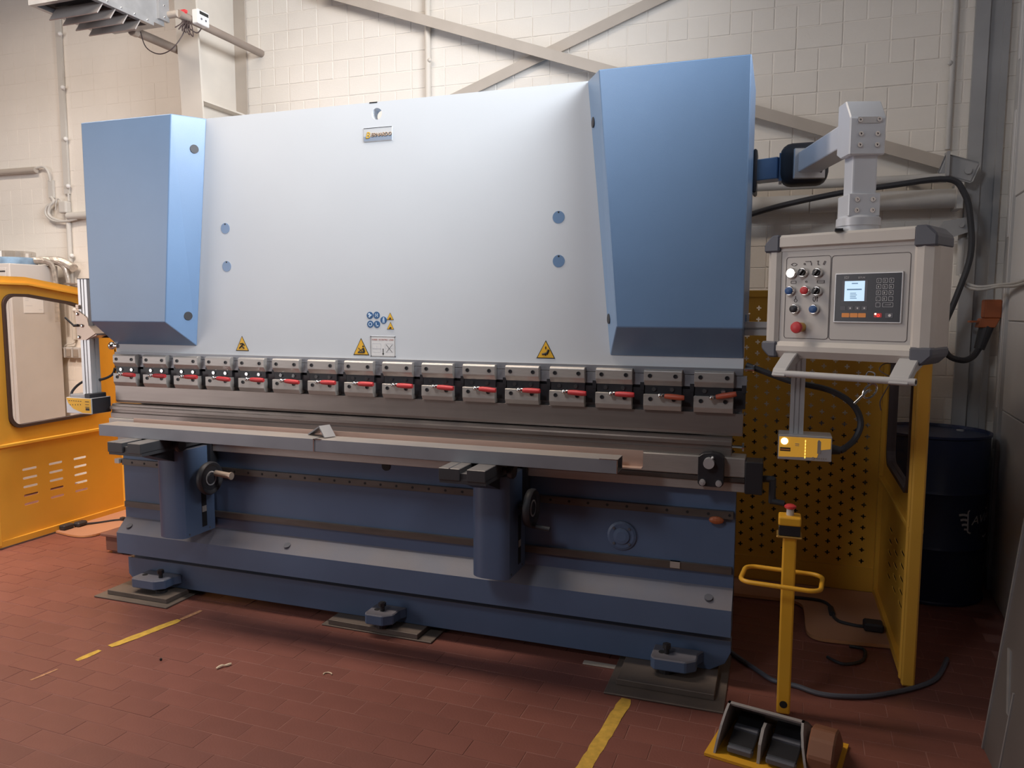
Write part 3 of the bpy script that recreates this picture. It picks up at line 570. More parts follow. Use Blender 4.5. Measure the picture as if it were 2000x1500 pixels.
# ------------------------------------------------------------------ control pendant
cp = thing('control_pendant', 'beige control console hanging from a jointed silver arm at right', 'control panel', (3.55, -.29, 1.30))
T = Matrix.Translation((3.307, -.25, 0)) @ Matrix.Rotation(math.radians(-27), 4, 'Z')
def cb(b, name, m, parent, **k): b.xf(T); return b.build(name, m, parent, **k)
enc = cb(MB().box(.0, .445, .03, .15, 1.362, 1.772).box(.004, .444, .006, .04, 1.40, 1.726), 'enclosure', 'panel', cp)
fr = cb(MB().prism([(0, 1.723), (0.012, 1.7225), (.0, 1.779), (.14, 1.779), (.14, 1.723)] and [(.004, 1.722), (.004, 1.733), (-.008, 1.738), (-.008, 1.770), (.004, 1.779), (.145, 1.779), (.145, 1.722)], 'X', .0, .444), 'frame_rail', 'beige', enc)
cb(MB().prism([(.004, 1.408), (-.002, 1.400), (-.008, 1.392), (-.008, 1.375), (.012, 1.350), (.145, 1.350), (.145, 1.408)], 'X', .0, .446), 'frame_rail', 'beige', enc)
cb(MB().prism([(.003, .004), (-.010, -.006), (-.030, -.006), (-.052, .02), (-.052, .145), (.003, .145)], 'Z', 1.405, 1.722), 'frame_post', 'beige', enc)
cb(MB().prism([(.443, .004), (.452, -.004), (.474, -.008), (.500, .0), (.508, .03), (.508, .145), (.443, .145)], 'Z', 1.402, 1.716), 'frame_post', 'beige', enc)
def corner(x0, x1, z0, z1, cx, cz):
    ch = .030; P = [(x0, z0), (x1, z0), (x1, z1), (x0, z1)]; Q = []
    for (x, z) in P:
        if (x == cx and z == cz):
            pts = [(x, z - ch*(1 if z == z1 else -1)), (x + ch*(1 if x == x0 else -1), z)]
            i = P.index((x, z)); Q += pts if i in (0, 2) else pts[::-1]
        else: Q.append((x, z))
    if P.index((cx, cz)) in (0, 2): pass
    return MB().prism(Q, 'Y', -.012, .147, bev=.006)
for a in ((-.056, .001, 1.720, 1.780, -.056, 1.780), (-.056, .001, 1.350, 1.407, -.056, 1.350), (.443, .510, 1.714, 1.780, .510, 1.780), (.445, .512, 1.346, 1.403, .512, 1.346)):
    cb(corner(*a), 'corner_cap', 'darkg', enc)
for a in ((.021, .1795, 1.419, 1.702), (.1815, .432, 1.418, 1.700)):
    cb(MB().ring(rrect(*a, .010), rrect(a[0]+.0014, a[1]-.0014, a[2]+.0014, a[3]-.0014, .009), 'Y', .0050, .007), 'engraved_line', 'gasket', enc)
# screen unit
su = cb(MB().box(.197, .414, .0, .008, 1.476, 1.641, bev=.002), 'display_unit', 'alu', cp)
cb(MB().box(.2015, .4095, -.0010, .002, 1.4805, 1.6365), 'face', 'scr', su)
lc = cb(MB().box(.232, .297, -.0020, 0, 1.548, 1.6135), 'lcd', 'lcd', su, label='lit pale blue screen')
b = MB().box(.240, .288, -.0026, -.0019, 1.584, 1.588)
for k in range(4): b.box(.251, .251+.022-.003*(k % 2), -.0026, -.0019, 1.556+.0055*k, 1.558+.0055*k)
b.box(.255, .275, -.0026, -.0019, 1.604, 1.607); cb(b, 'screen_text', 'lcdink', lc)
cb(MB().box(.2235, .2315, -.0016, 0, 1.546, 1.6145).box(.2975, .3060, -.0016, 0, 1.546, 1.6145), 'lcd_bezel', 'keyc', su)
def tx(s_, size, u, z, name, m, parent, y=-.0024, xs=1.):
    return text(s_, size, T @ at(u, y, z), name, m, parent, ext=.0003, xs=xs)
tx('E21', .0115, .230, 1.6215, 'lettering', 'keyl', su); tx('ESTUN', .0078, .275, 1.6215, 'lettering', 'keyl', su, xs=.95)
ks = [('1', 0, 0), ('2', 1, 0), ('3', 2, 0), ('4', 0, 1), ('5', 1, 1), ('6', 2, 1), ('7', 0, 2), ('8', 1, 2), ('9', 2, 2), ('-', 0, 3), ('0', 1, 3), ('.', 2, 3), ('', 0, 4)]
for s_, i, j in ks:
    u = .341+.0194*i; z = 1.613-.0194*j
    k = cb(MB().ring(rrect(u-.0072, u+.0072, z-.0072, z+.0072, .002, 2), rrect(u-.0062, u+.0062, z-.0062, z+.0062, .002, 2), 'Y', -.0018, 0), 'key', 'keyl', su)
    if s_: tx(s_, .0095, u-.003, z-.0034, 'digit', 'sticker', k)
k = cb(MB().ring(rrect(.355, .388, 1.5285, 1.5425, .002, 2), rrect(.356, .387, 1.5295, 1.5415, .002, 2), 'Y', -.0018, 0), 'key', 'keyl', su); cb(MB().box(.363, .380, -.002, 0, 1.535, 1.536).box(.379, .380, -.002, 0, 1.536, 1.539), 'enter_mark', 'keyl', k)
for i, u in enumerate((.229, .2535, .277, .299)):
    k = cb(MB().prism(rrect(u-.0085, u+.0085, 1.518, 1.531, .002, 2), 'Y', -.0018, 0), 'key', 'keyc', su)
    if i: cb(MB().prism([(u-.003, 1.5245), (u, 1.528), (u+.003, 1.5245), (u, 1.521)], 'Y', -.0024, -.001), 'arrow_mark', 'sticker', k)
for u in (.2385, .2655, .292): cb(MB().prism(rrect(u-.0125, u+.0125, 1.4945, 1.5085, .002, 2), 'Y', -.0018, 0), 'soft_key', 'okey', su, label='orange lit key')
k = cb(MB().prism(rrect(.330, .3545, 1.495, 1.509, .002, 2), 'Y', -.0018, 0), 'stop_key', 'red', su); cb(MB().cyl((.335, -.0015, 1.506), (.335, -.003, 1.506), .0028, seg=10), 'led', 'wled', k); cb(MB().ring(circ(.344, 1.501, .0045, 12), circ(.344, 1.501, .003, 12), 'Y', -.0026, -.001), 'led_ring', 'rled', k)
k = cb(MB().prism(rrect(.365, .389, 1.494, 1.509, .002, 2), 'Y', -.0018, 0), 'start_key', 'keyc', su); cb(MB().cyl((.379, -.0015, 1.5015), (.379, -.0028, 1.5015), .0045, seg=12), 'start_mark', 'sticker', k)
# push buttons and selector switches
def pbn(u, z, m, r=.0135, label=None, h=.014):
    o = cb(MB().lathe([(r+.0035, .006), (r+.0035, -.004), (r+.001, -.008)], (u, 0, z), 'Y', 20), 'push_button', 'chrome', cp, smooth=True, label=label); cb(MB().lathe([(r, .0), (r, -h+.002), (r-.003, -h)], (u, 0, z), 'Y', 20), 'button_cap', m, o, smooth=True)
pbn(.044, 1.646, 'lamp', .0145, 'lit white indicator lamp', .012); pbn(.041, 1.585, 'bluep', label='blue push button in left column'); pbn(.096, 1.585, 'red', label='red push button'); pbn(.060, 1.522, 'black', label='black push button'); pbn(.130, 1.521, 'bluep', label='blue push button in right column')
for u, z in ((.085, 1.647), (.137, 1.645), (.138, 1.583)):
    o = cb(MB().lathe([(.017, .006), (.017, -.004), (.014, -.008)], (u, 0, z), 'Y', 20), 'selector_switch', 'chrome', cp, smooth=True)
    cb(MB().lathe([(.0125, 0), (.0125, -.014), (.011, -.016)], (u, 0, z), 'Y', 20).box(u-.004, u+.004, -.024, -.014, z-.011, z+.011, mtx=Matrix.Translation((u, 0, z)) @ Matrix.Rotation(.7, 4, 'Y') @ Matrix.Translation((-u, 0, -z))), 'selector_knob', 'black', o)
    cb(MB().box(u-.001, u+.001, -.0246, -.023, z+.002, z+.011, mtx=Matrix.Translation((u, 0, z)) @ Matrix.Rotation(.7, 4, 'Y') @ Matrix.Translation((-u, 0, -z))), 'pointer_mark', 'sticker', o)
es = cb(MB().lathe([(.016, .006), (.016, -.012), (.013, -.02)], (.086, 0, 1.459), 'Y', 20), 'emergency_stop', 'brass', cp, smooth=True); cb(MB().lathe([(.010, -.012), (.019, -.022), (.0205, -.030), (.018, -.037), (.008, -.040)], (.084, 0, 1.458), 'Y', 24), 'mushroom_head', 'red', es, smooth=True)
def sym(b): cb(b, 'symbol', 'gasket', enc)
Y0, Y1 = .0045, .006
u, z = .050, 1.676; sym(MB().ring([(u-.012, z), (u-.004, z+.005), (u+.004, z+.005), (u+.012, z), (u+.004, z-.005), (u-.004, z-.005)], [(u-.010, z), (u-.003, z+.004), (u+.003, z+.004), (u+.010, z), (u+.003, z-.004), (u-.003, z-.004)], 'Y', Y0, Y1))
sym(MB().ring(circ(.088, 1.676, .0035, 10), circ(.088, 1.676, .0024, 10), 'Y', Y0, Y1)); sym(MB().box(.1105, .1125, Y0, Y1, 1.671, 1.680)); sym(MB().box(.090, .110, Y0, Y1, 1.684, 1.6852).box(.108, .110, Y0, Y1, 1.681, 1.6852))
sym(MB().box(.134, .1355, Y0, Y1, 1.672, 1.684).box(.131, .138, Y0, Y1, 1.683, 1.685).box(.1345, .141, Y0, Y1, 1.671, 1.6725)); sym(MB().ring([(.152, 1.672), (.157, 1.671), (.162, 1.683), (.157, 1.684)], [(.1532, 1.673), (.1563, 1.672), (.1606, 1.682), (.1577, 1.683)], 'Y', Y0, Y1))
sym(MB().ring(rrect(.040, .060, 1.610, 1.619, .002, 2), rrect(.0412, .0588, 1.6112, 1.6178, .0015, 2), 'Y', Y0, Y1)); sym(MB().ring(circ(.096, 1.615, .0035, 10), circ(.096, 1.615, .0024, 10), 'Y', Y0, Y1)); sym(MB().ring(rrect(.134, .160, 1.609, 1.619, .001, 1), rrect(.1352, .1588, 1.6102, 1.6178, .001, 1), 'Y', Y0, Y1).box(.1345, .1595, Y0, Y1, 1.6135, 1.6145))
sym(MB().ring([(.122, 1.563), (.131, 1.563), (.131, 1.551), (.1265, 1.546), (.122, 1.551)], [(.1232, 1.562), (.1298, 1.562), (.1298, 1.5515), (.1265, 1.548), (.1232, 1.5515)], 'Y', Y0, Y1)); sym(MB().box(.136, .1375, Y0, Y1, 1.547, 1.562).prism([(.1335, 1.559), (.140, 1.559), (.1367, 1.565)], 'Y', Y0, Y1))
sym(MB().ring(circ(.060, 1.551, .006, 12), circ(.060, 1.551, .0048, 12), 'Y', Y0, Y1).box(.059, .061, Y0, Y1, 1.556, 1.566))
# grab handle under the console
hd = cb(MB().cyl((.035, -.075, 1.300), (.492, -.075, 1.300), .0115, seg=16), 'grab_handle', 'lightgrey', cp, smooth=True)
for u0, u1 in ((.028, .078), (.415, .475)):
    cb(MB().prism([(-.09, 1.292), (-.07, 1.286), (-.055, 1.300), (-.02, 1.325), (.04, 1.345), (.04, 1.368), (-.004, 1.368), (-.03, 1.352), (-.078, 1.316)], 'X', u0, u1, bev=.003), 'handle_bracket', 'lightgrey', hd)
cb(MB().cyl((.4921, -.075, 1.300), (.4925, -.075, 1.300), .007, seg=14), 'handle_bore', 'dark', hd)
# arm
CX, CY = 3.550, -.290
a1 = MB().lathe([(.066, 1.779), (.066, 1.796), (.069, 1.797), (.069, 1.822), (.060, 1.830)], (CX, CY, 0), 'Z', 36).build('swivel_flange', 'silver', cp, smooth=True)
MB().box(3.476, 3.50, -.36, -.33, 1.779, 1.787).build('flange_clip', 'black', a1)
adir = Vector((3.385-CX, .30-CY, 0)).normalized(); ang = math.atan2(adir.y, adir.x) - PI/2
TA = Matrix.Translation((CX, CY, 0)) @ Matrix.Rotation(ang, 4, 'Z')          # local +y runs away along the arm
cl = MB().box(-.052, .050, -.050, .050, 1.826, 1.900, bev=.003).xf(TA).build('lower_clamp', 'silver', cp)
for u in (-.026, .024):
    for z in (1.845, 1.880): MB().lathe([(.008, -.050), (.008, -.054), (.004, -.054), (.004, -.0505)], (u, 0, z), 'Y', 12).xf(TA).build('hex_bolt', 'chrome', cl)
MB().box(-.040, .040, -.040, .040, 1.88, 2.04, bev=.006, seg=2).xf(TA).build('upright_tube', 'silver', cp)
el = MB().prism([(-.056, 2.022), (-.056, 2.142), (-.006, 2.205), (.060, 2.205), (.060, 2.04), (.020, 2.022)], 'X', -.060, .054, bev=.004).xf(TA).build('elbow_head', 'silver', cp)
MB().box(-.036, .034, -.0585, -.055, 2.122, 2.142).xf(TA).build('cover_strip', 'alu', el)
for u, z in ((-.03, 2.132), (.03, 2.133), (-.026, 2.088), (.026, 2.088), (-.028, 2.053), (.026, 2.053)): MB().lathe([(.0075, -.056), (.0075, -.062), (.0035, -.062), (.0035, -.057)], (u, 0, z), 'Y', 12).xf(TA).build('hex_bolt', 'chrome', el)
L = (Vector((3.385, .30, 0)) - Vector((CX, CY, 0))).length
MB().box(-.045, .045, .05, L-.045, 2.070, 2.150, bev=.005, seg=2).xf(TA).build('swing_arm', 'silver', cp)
MB().box(-.062, .062, L-.075, L-.060, 2.045, 2.165, bev=.003).xf(TA).build('joint_flange', 'alu', cp)
MB().box(3.292, 3.478, .235, .385, 2.030, 2.198, bev=.045, seg=4).build('joint_boot', 'rubber', cp, smooth=True, label='black rubber boot round the joint')
MB().box(3.175, 3.30, .285, .375, 2.062, 2.150, bev=.003, mtx=Matrix.Translation((3.30, .33, 2.1)) @ Matrix.Rotation(-.42, 4, 'Z') @ Matrix.Translation((-3.30, -.33, -2.1))).build('fixed_arm', 'blue', cp, label='blue fixed arm stub')
MB().box(3.288, 3.300, .27, .37, 2.048, 2.160).build('fixed_flange', 'blue', cp)
MB().box(3.183, 3.20, .30, .44, 2.01, 2.19, bev=.006).build('wall_mount', 'black', cp)
# key and string on the handle
ky = thing('cabinet_key', 'chrome key with a loop head hanging from the console handle', 'key', (3.58, -.46, 1.21))
kc = Vector((3.592, -.475, 1.262))
MB().tube([kc+Vector((.016*math.cos(a), 0, .026*math.sin(a))) for a in [k*PI/6 for k in range(12)]], .0032, closed=True, smooth=2).xf(Matrix.Translation(kc) @ Matrix.Rotation(.6, 4, 'Y') @ Matrix.Translation(-kc)).build('key_bow', 'chrome', ky, smooth=True)
MB().cyl(kc+Vector((-.004, 0, .004)), kc+Vector((-.044, .0, -.042)), .0042, seg=10).build('key_shaft', 'chrome', ky, smooth=True)
MB().tube([kc+Vector((-.005, 0, .022)), kc+Vector((-.012, .012, .045)), kc+Vector((-.004, .018, .060)), kc+Vector((.012, -.004, .055)), kc+Vector((.002, -.01, .03))], .0022, smooth=5).build('key_ring', 'darkg', ky)
hz = Vector((3.66, -.43, 1.30))
tag(MB().tube([(3.672, -.388, 1.345), (3.640, -.39, 1.345), (3.625, -.40, 1.325), (3.655, -.415, 1.305), (3.668, -.425, 1.298), (3.655, -.43, 1.286), (3.640, -.43, 1.255), (3.628, -.43, 1.225), (3.632, -.43, 1.196)], .0018, seg=6).build('cord', 'gasket'), 'thin brown string looped over the right end of the console handle', 'string')

# ------------------------------------------------------------------ yellow safety guards
def plus_panel(u0, u1, z0, z1, pu, pz, arm, th, place, y0, y1):
    """sheet with staggered plus shaped holes, built from strips; place(u, y, z) -> world"""
    b = MB(); V = []; Fs = []
    def rect(a, c, e, g):
        if c-a < 1e-5 or g-e < 1e-5: return
        n = len(V); V.extend([place(a, y0, e), place(c, y0, e), place(c, y0, g), place(a, y0, g), place(a, y1, e), place(c, y1, e), place(c, y1, g), place(a, y1, g)])
        Fs.append((n, n+1, n+2, n+3)); Fs.append((n+7, n+6, n+5, n+4))
        Fs.append((n, n+4, n+5, n+1)); Fs.append((n+3, n+2, n+6, n+7)); Fs.append((n, n+3, n+7, n+4)); Fs.append((n+1, n+5, n+6, n+2))
    nu = int((u1-u0)/pu)
    for i in range(nu):
        a = u0+i*pu; c = a+pu if i < nu-1 else u1; m = a+pu/2; off = pz/2 if i % 2 else 0
        z = z0+off; 
        if off: rect(a, c, z0, z)
        while z+pz <= z1+1e-6:
            k = z+pz/2; A, B = arm/2, th/2
            rect(a, m-A, z, z+pz); rect(m+A, c, z, z+pz); rect(m-A, m+A, z, k-A); rect(m-A, m+A, k+A, z+pz)
            rect(m-A, m-B, k-A, k-B); rect(m+B, m+A, k-A, k-B); rect(m-A, m-B, k+B, k+A); rect(m+B, m+A, k+B, k+A); z += pz
        rect(a, c, z, z1)
    b.quads(V, Fs); return b
def window_panel(ax0, ax1, top, bot, win, x0, x1):
    """side sheet in a plane x = const: profile (y,z) with a rounded window opening; top is a list of (y,z)"""
    n = len(win); cy = sum(p[0] for p in win)/n; cz = sum(p[1] for p in win)/n
    poly = [(ax1, bot), *[(y, z) for y, z in top[::-1]], (ax0, bot)]
    O = []
    for (y, z) in win:
        dy, dz = y-cy, z-cz; best = None
        for i in range(len(poly)):
            p, q = poly[i], poly[(i+1) % len(poly)]; ey, ez = q[0]-p[0], q[1]-p[1]; den = dy*ez-dz*ey
            if abs(den) < 1e-9: continue
            t_ = ((p[0]-cy)*ez-(p[1]-cz)*ey)/den; s_ = ((p[0]-cy)*dz-(p[1]-cz)*dy)/den
            if t_ > 0 and -1e-6 <= s_ <= 1+1e-6 and (best is None or t_ < best): best = t_
        O.append((cy+dy*best, cz+dz*best))
    b = MB().ring(O, win, 'X', x0, x1)
    # close the corner wedges the radial ring leaves out
    for v in poly:
        a = math.atan2(v[1]-cz, v[0]-cy); A = [(math.atan2(p[1]-cz, p[0]-cy), p) for p in O]
        lo = max([q for q in A if q[0] <= a] or [max(A)], key=lambda q: q[0]); hi = min([q for q in A if q[0] >= a] or [min(A)], key=lambda q: q[0])
        if (Vector(lo[1])-Vector(v)).length > 1e-4 and (Vector(hi[1])-Vector(v)).length > 1e-4: b.prism([lo[1], v, hi[1]], 'X', x0, x1)
    return b
def side_window(y0, y1, zb0, zb1, zt, r=.07):
    # rounded opening whose top follows the sloping guard top
    P = []
    def arc(cy, cz, a0, a1, n=6):
        for k in range(n+1):
            a = math.radians(a0+(a1-a0)*k/n); P.append((cy+r*math.cos(a), cz+r*math.sin(a)))
    arc(y0+r, zb0+r, 180, 270); P.append(((y0+y1)/2, (zb0+zb1)/2)); arc(y1-r, zb1+r, 270, 360); arc(y1-r, zt(y1)-r-.004, 0, 85)
    for k in range(1, 5): y = y1-r-(y1-y0-2*r)*k/5; P.append((y, zt(y)))
    arc(y0+r, zt(y0)-r, 90, 180); return P
def ztop(y): return 1.715 if y < .5 else 1.715-(y-.5)*.148
def guard(side, X, label, cat, back_u0, back_u1, win_y1):
    out = -1 if side == 'l' else 1                 # outward direction
    t = thing('safety_guard', label, cat, (X, .7, 0), 'yellow machine guards')
    top = [(.17, ztop(.17)), (.5, ztop(.5)), (1.20, ztop(1.20))]
    win = side_window(.335, win_y1, .755, .765, lambda y: ztop(y)-.112)
    sw = window_panel(.17, 1.20, top, .64, win, X-.0015, X+.0015)
    def join(b2):
        me = bpy.data.meshes.new('x'); b2.bm.to_mesh(me); b2.bm.free(); sw.bm.from_mesh(me); bpy.data.meshes.remove(me)
    zs = [.473-.0572*k for k in range(5)]; zt, zb = zs[0]+.0286, zs[-1]-.0286
    sw.box(X-.0015, X+.0015, .17, 1.20, zt, .64); sw.box(X-.0015, X+.0015, .17, 1.20, .03, zb)
    ys = [.17, .36, .55, .74, .93, 1.20]
    sw.box(X-.0015, X+.0015, .17, .36, zb, zt); sw.box(X-.0015, X+.0015, .93, 1.20, zb, zt)
    for yc in (.455, .645, .835):
        for z in zs:
            slot = [(yc-.044+.0075*math.cos(a), z+.0075*math.sin(a)) for a in [PI/2+j*PI/4 for j in range(5)]] + [(yc+e, z-.0075) for e in (-.02, 0, .02)] + [(yc+.044+.0075*math.cos(a), z+.0075*math.sin(a)) for a in [-PI/2+j*PI/4 for j in range(5)]] + [(yc+e, z+.0075) for e in (.02, 0, -.02)]
            join(window_panel(yc-.095, yc+.095, [(yc-.095, z+.0286), (yc+.095, z+.0286)], z-.0286, slot, X-.0015, X+.0015))
    sp = sw.build('side_panel', 'yellow', t)
    ins = [((y-.64)*.955+.64, (z-1.18)*.965+1.18) for y, z in win]
    gk = MB().ring([((y-.64)*1.012+.64, (z-1.18)*1.008+1.18) for y, z in win], ins, 'X', X-.020, X+.020).build('window_seal', 'gasket', t, label='dark rubber seal round the window')
    MB().prism(ins, 'X', X-.002, X+.002).build('window_pane', 'pane', t)
    # pressed ribs
    for dz0, dz1 in ((.040, .052),):
        P = [(.17, ztop(.17)-dz1), (.5, ztop(.5)-dz1), (1.19, ztop(1.19)-dz1), (1.19, ztop(1.19)-dz0), (.5, ztop(.5)-dz0), (.17, ztop(.17)-dz0)]
        MB().prism(P, 'X', X-.024, X+.024).build('top_rib', 'yellow', sp)
    MB().box(X-.026, X+.026, .17, 1.19, .640, .662, bev=.004).build('middle_rib', 'yellow', sp)
    MB().box(X-.024, X+.024, .165, .195, .012, 1.70, bev=.006).build('front_post', 'yellow', sp); MB().box(X-.03, X+.03, .195, .225, .02, 1.69, bev=.008).build('front_post', 'yellow', sp)
    MB().box(X-.022, X+.022, 1.19, 1.24, .01, 1.61, bev=.004).build('corner_post', 'yellow', sp); MB().box(X-.02, X+.02, .17, 1.2, .012, .05).build('bottom_rail', 'yellow', sp)
    # back panel with plus shaped holes
    bp = plus_panel(back_u0, back_u1, .15, 1.585, .0565, .0612, .024, .007, lambda u, y, z: (u, y, z), 1.236, 1.240).build('perforated_panel', 'yellow', t)
    MB().box(back_u0, back_u1, 1.225, 1.245, 1.585, 1.622, bev=.003).build('panel_edge', 'yellow', bp); MB().box(back_u0, back_u1, 1.225, 1.245, .02, .15).build('panel_edge', 'yellow', bp)
    return t
def soft(P, keep, n=2):                      # rounds the front outline, leaves the last corners square
    A, B = P[:-keep], P[-keep:]
    for _ in range(n):
        Q = [A[0]]
        for a, b in zip(A, A[1:]): Q += [(a[0]*.8+b[0]*.2, a[1]*.8+b[1]*.2), (a[0]*.2+b[0]*.8, a[1]*.2+b[1]*.8)]
        A = Q + [A[-1]]
    return A + B
gl = guard('l', -1.28, 'yellow sheet metal guard with large window, left of the machine', 'machine guard', -1.265, -.02, .985)
P = [(-1.26, .60), (-1.10, .57), (-.99, .575), (-.94, .64), (-.93, .98), (-.05, .98), (-.05, 1.22), (-1.26, 1.22)]
MB().prism(soft(P, 2), 'Z', .004, .016).build('floor_plate', 'yellowd', gl, label='dusty yellow edged floor plate')
MB().box(-1.11, -1.10, 1.225, 1.24, .02, 1.6).build('fold_line', 'yellow', gl)
gr = guard('r', 3.85, 'yellow sheet metal guard with perforated back panel, right of the machine', 'machine guard', 3.062, 3.835, .985)
P = [(3.19, .965), (3.42, .975), (3.47, .93), (3.478, .85), (3.478, .60), (3.50, .54), (3.55, .515), (3.832, .545), (3.832, 1.22), (3.06, 1.22), (3.06, .965)]
MB().prism(soft(P, 3), 'Z', .004, .020).build('floor_plate', 'yellowd', gr, label='dusty yellow floor plate')
# cables lying on the guard floor plates
ca = thing('connector_cable', 'black cable and connectors lying on the left guard floor plate', 'cable', (-1.2, .75, .02))
MB().tube([(-1.20, .75, .03), (-1.15, .83, .022), (-1.07, .94, .022), (-.95, .99, .022), (-.6, 1.02, .022), (-.25, 1.05, .022)], .007).build('cable', 'rubber', ca); MB().box(-1.255, -1.205, .62, .70, .016, .05, bev=.006).box(-1.235, -1.18, .71, .79, .016, .05, bev=.01).build('connector', 'rubber', ca); MB().box(-1.06, -1.03, .94, .97, .016, .04, bev=.004).build('connector', 'rubber', ca)
ca = thing('switch_cable', 'dark cable with plug lying on the right guard floor plate', 'cable', (3.6, .85, .02))
MB().tube([(3.40, .99, .027), (3.55, .99, .027), (3.60, .93, .027), (3.605, .83, .027), (3.63, .74, .027), (3.70, .71, .027), (3.74, .71, .027)], .008).build('cable', 'rubber', ca); MB().box(3.735, 3.82, .66, .74, .021, .06, bev=.008).build('connector', 'rubber', ca); MB().cyl((3.604, .89, .03), (3.606, .81, .03), .014).build('coupling', 'rubber', ca)

# ------------------------------------------------------------------ foot switch with post
fs = thing('foot_switch', 'yellow post with emergency stop box, grab ring and pedals', 'foot switch', (3.39, -.3, 0))
MB().box(3.352, 3.400, -.225, -.177, .012, .690, bev=.006, seg=2).build('post', 'post', fs); MB().cyl((3.376, -.2265, .05), (3.376, -.224, .05), .014, seg=14).build('post_hole', 'dark', fs)
MB().box(3.330, 3.417, -.243, -.160, .690, .697, bev=.002).build('top_plate', 'brass', fs)
eb = MB().box(3.336, 3.411, -.238, -.165, .697, .735, bev=.003).build('switch_box', 'black', fs); MB().box(3.334, 3.413, -.240, -.163, .735, .768, bev=.006, seg=2).build('box_lid', 'post', eb)
MB().cyl((3.374, -.20, .768), (3.374, -.20, .793), .013, seg=16).build('button_stem', 'lightgrey', eb); MB().lathe([(.012, .790), (.021, .796), (.021, .802), (.012, .808)], (3.374, -.20, 0), 'Z', 20).build('stop_button', 'red', eb, smooth=True)
RG = Matrix.Translation((3.353, -.214, .53)) @ Matrix.Rotation(math.radians(-5), 4, 'Z')
MB().tube([RG @ Vector((x, y, 0)) for x, y in rrect(-.138, .138, -.094, .094, .042, 6)], .0085, seg=10, closed=True, smooth=1).build('grab_ring', 'post', fs, smooth=True)
PR = Matrix.Translation((3.30, -.60, 0)) @ Matrix.Rotation(math.radians(-12), 4, 'Z')
MB().box(-.18, .235, -.015, .30, .001, .011).xf(PR).build('base_plate', 'post', fs)
hood = MB()
def arc_prof(y0, y1, zt, n=7): return [(y0+(y1-y0)*(1-math.cos(k/n*PI/2)), .011+(zt-.011)*math.sin(k/n*PI/2)) for k in range(n+1)]
prof = [(0.0, .012), (.012, .060), (.034, .100), (.066, .132), (.100, .150), (.118, .150), (.150, .132), (.270, .030), (.275, .012)]
inn = [(.008, .012), (.020, .057), (.041, .095), (.071, .126), (.102, .143), (.115, .143), (.146, .126), (.264, .026), (.268, .012)]
hood = MB().prism(prof, 'X', -.135, -.127).prism(prof, 'X', .110, .118)
o = prof[4:] + inn[4:][::-1]
hood.prism(o, 'X', -.135, .118)
for v in hood.bm.verts: v.co.x += max(0, .15-v.co.z)/.12*(.034 if v.co.x > 0 else -.016)
hood.xf(PR).build('hood', 'hoodrim', fs)
MB().prism([(.02, .012), (.02, .085), (.06, .128), (.10, .145), (.16, .130), (.265, .035), (.27, .012)], 'X', .142, .222, bev=.006).xf(PR).build('side_case', 'hood', fs, label='dull red brown switch case')
MB().prism([(.015, .012), (.03, .07), (.07, .105), (.11, .11), (.20, .06), (.22, .012)], 'X', -.012, -.002).xf(PR).build('divider', 'hoodrim', fs)
for u0, u1 in ((-.112, -.028), (.016, .112)):
    p = MB().prism([(.03, .035), (.03, .045), (.20, .085), (.20, .072)], 'X', u0, u1, bev=.003).xf(PR).build('pedal', 'black', fs); MB().box(u0, u1, .016, .045, .018, .042, bev=.005).box(u0, u1, .10, .13, .055, .072, bev=.004).xf(PR).build('tread', 'darkg', p)

# ------------------------------------------------------------------ things on the right
dr = thing('oil_drum', 'dark blue steel drum with a winged white emblem in the right corner', 'drum', (4.11, 1.45, 0))
R = .276
pr_ = [(R-.01, .0), (R, .004), (R, .015), (R-.006, .02), (R-.006, .28), (R+.003, .295), (R-.006, .31), (R-.006, .57), (R+.003, .585), (R-.006, .60), (R-.006, .862), (R, .868), (R, .88), (R-.012, .88), (R-.016, .866)]
MB().lathe(pr_, (4.11, 1.45, 0), 'Z', 48).build('drum_body', 'drum', dr, smooth=True); MB().cyl((4.02, 1.40, .866), (4.02, 1.40, .874), .035, seg=18).build('bung', 'galv', dr); MB().cyl((4.26, 1.55, .866), (4.26, 1.55, .872), .02, seg=16).build('bung', 'galv', dr)
a0 = math.atan2(CAM.y-1.45, CAM.x-4.11) *0 + math.radians(-50)
def ondrum(u, z, e=.0022): a = a0+u/R; return Vector((4.11+(R-.006+e)*math.cos(a), 1.45+(R-.006+e)*math.sin(a), z))
def dstrip(pts, hw):
    V, Fs = [], []
    for (p, q) in zip(pts, pts[1:]):
        d = Vector((q[0]-p[0], q[1]-p[1])).normalized(); nn = Vector((-d.y, d.x))*hw; n = len(V)
        for s_ in (p, q):
            for g in (1, -1): V.append(ondrum(s_[0]+nn.x*g, s_[1]+nn.y*g))
        Fs.append((n, n+1, n+3, n+2))
    return MB().quads(V, Fs)
em = dstrip([(.12, .50), (-.041, .503), (-.044, .493), (-.041, .395), (-.03, .388), (.10, .353), (.14, .36)], .0045)
for b2 in (dstrip([(-.094, .483), (-.07, .485), (-.047, .480)], .006), dstrip([(-.085, .457), (-.065, .460), (-.047, .455)], .006), dstrip([(-.076, .431), (-.06, .434), (-.046, .430)], .006), dstrip([(-.063, .409), (-.045, .407)], .005)):
    me = bpy.data.meshes.new('x'); b2.bm.to_mesh(me); em.bm.from_mesh(me); b2.bm.free()
em.build('emblem', 'drumw', dr)
lt = bpy.data.curves.new('txt', 'FONT'); lt.body = 'AVIA'; lt.size = .062; lt.shear = .2; lo_ = bpy.data.objects.new('txt', lt); C.objects.link(lo_); dg = bpy.context.evaluated_depsgraph_get(); dg.update(); me = bpy.data.meshes.new_from_object(lo_.evaluated_get(dg)); bpy.data.objects.remove(lo_)
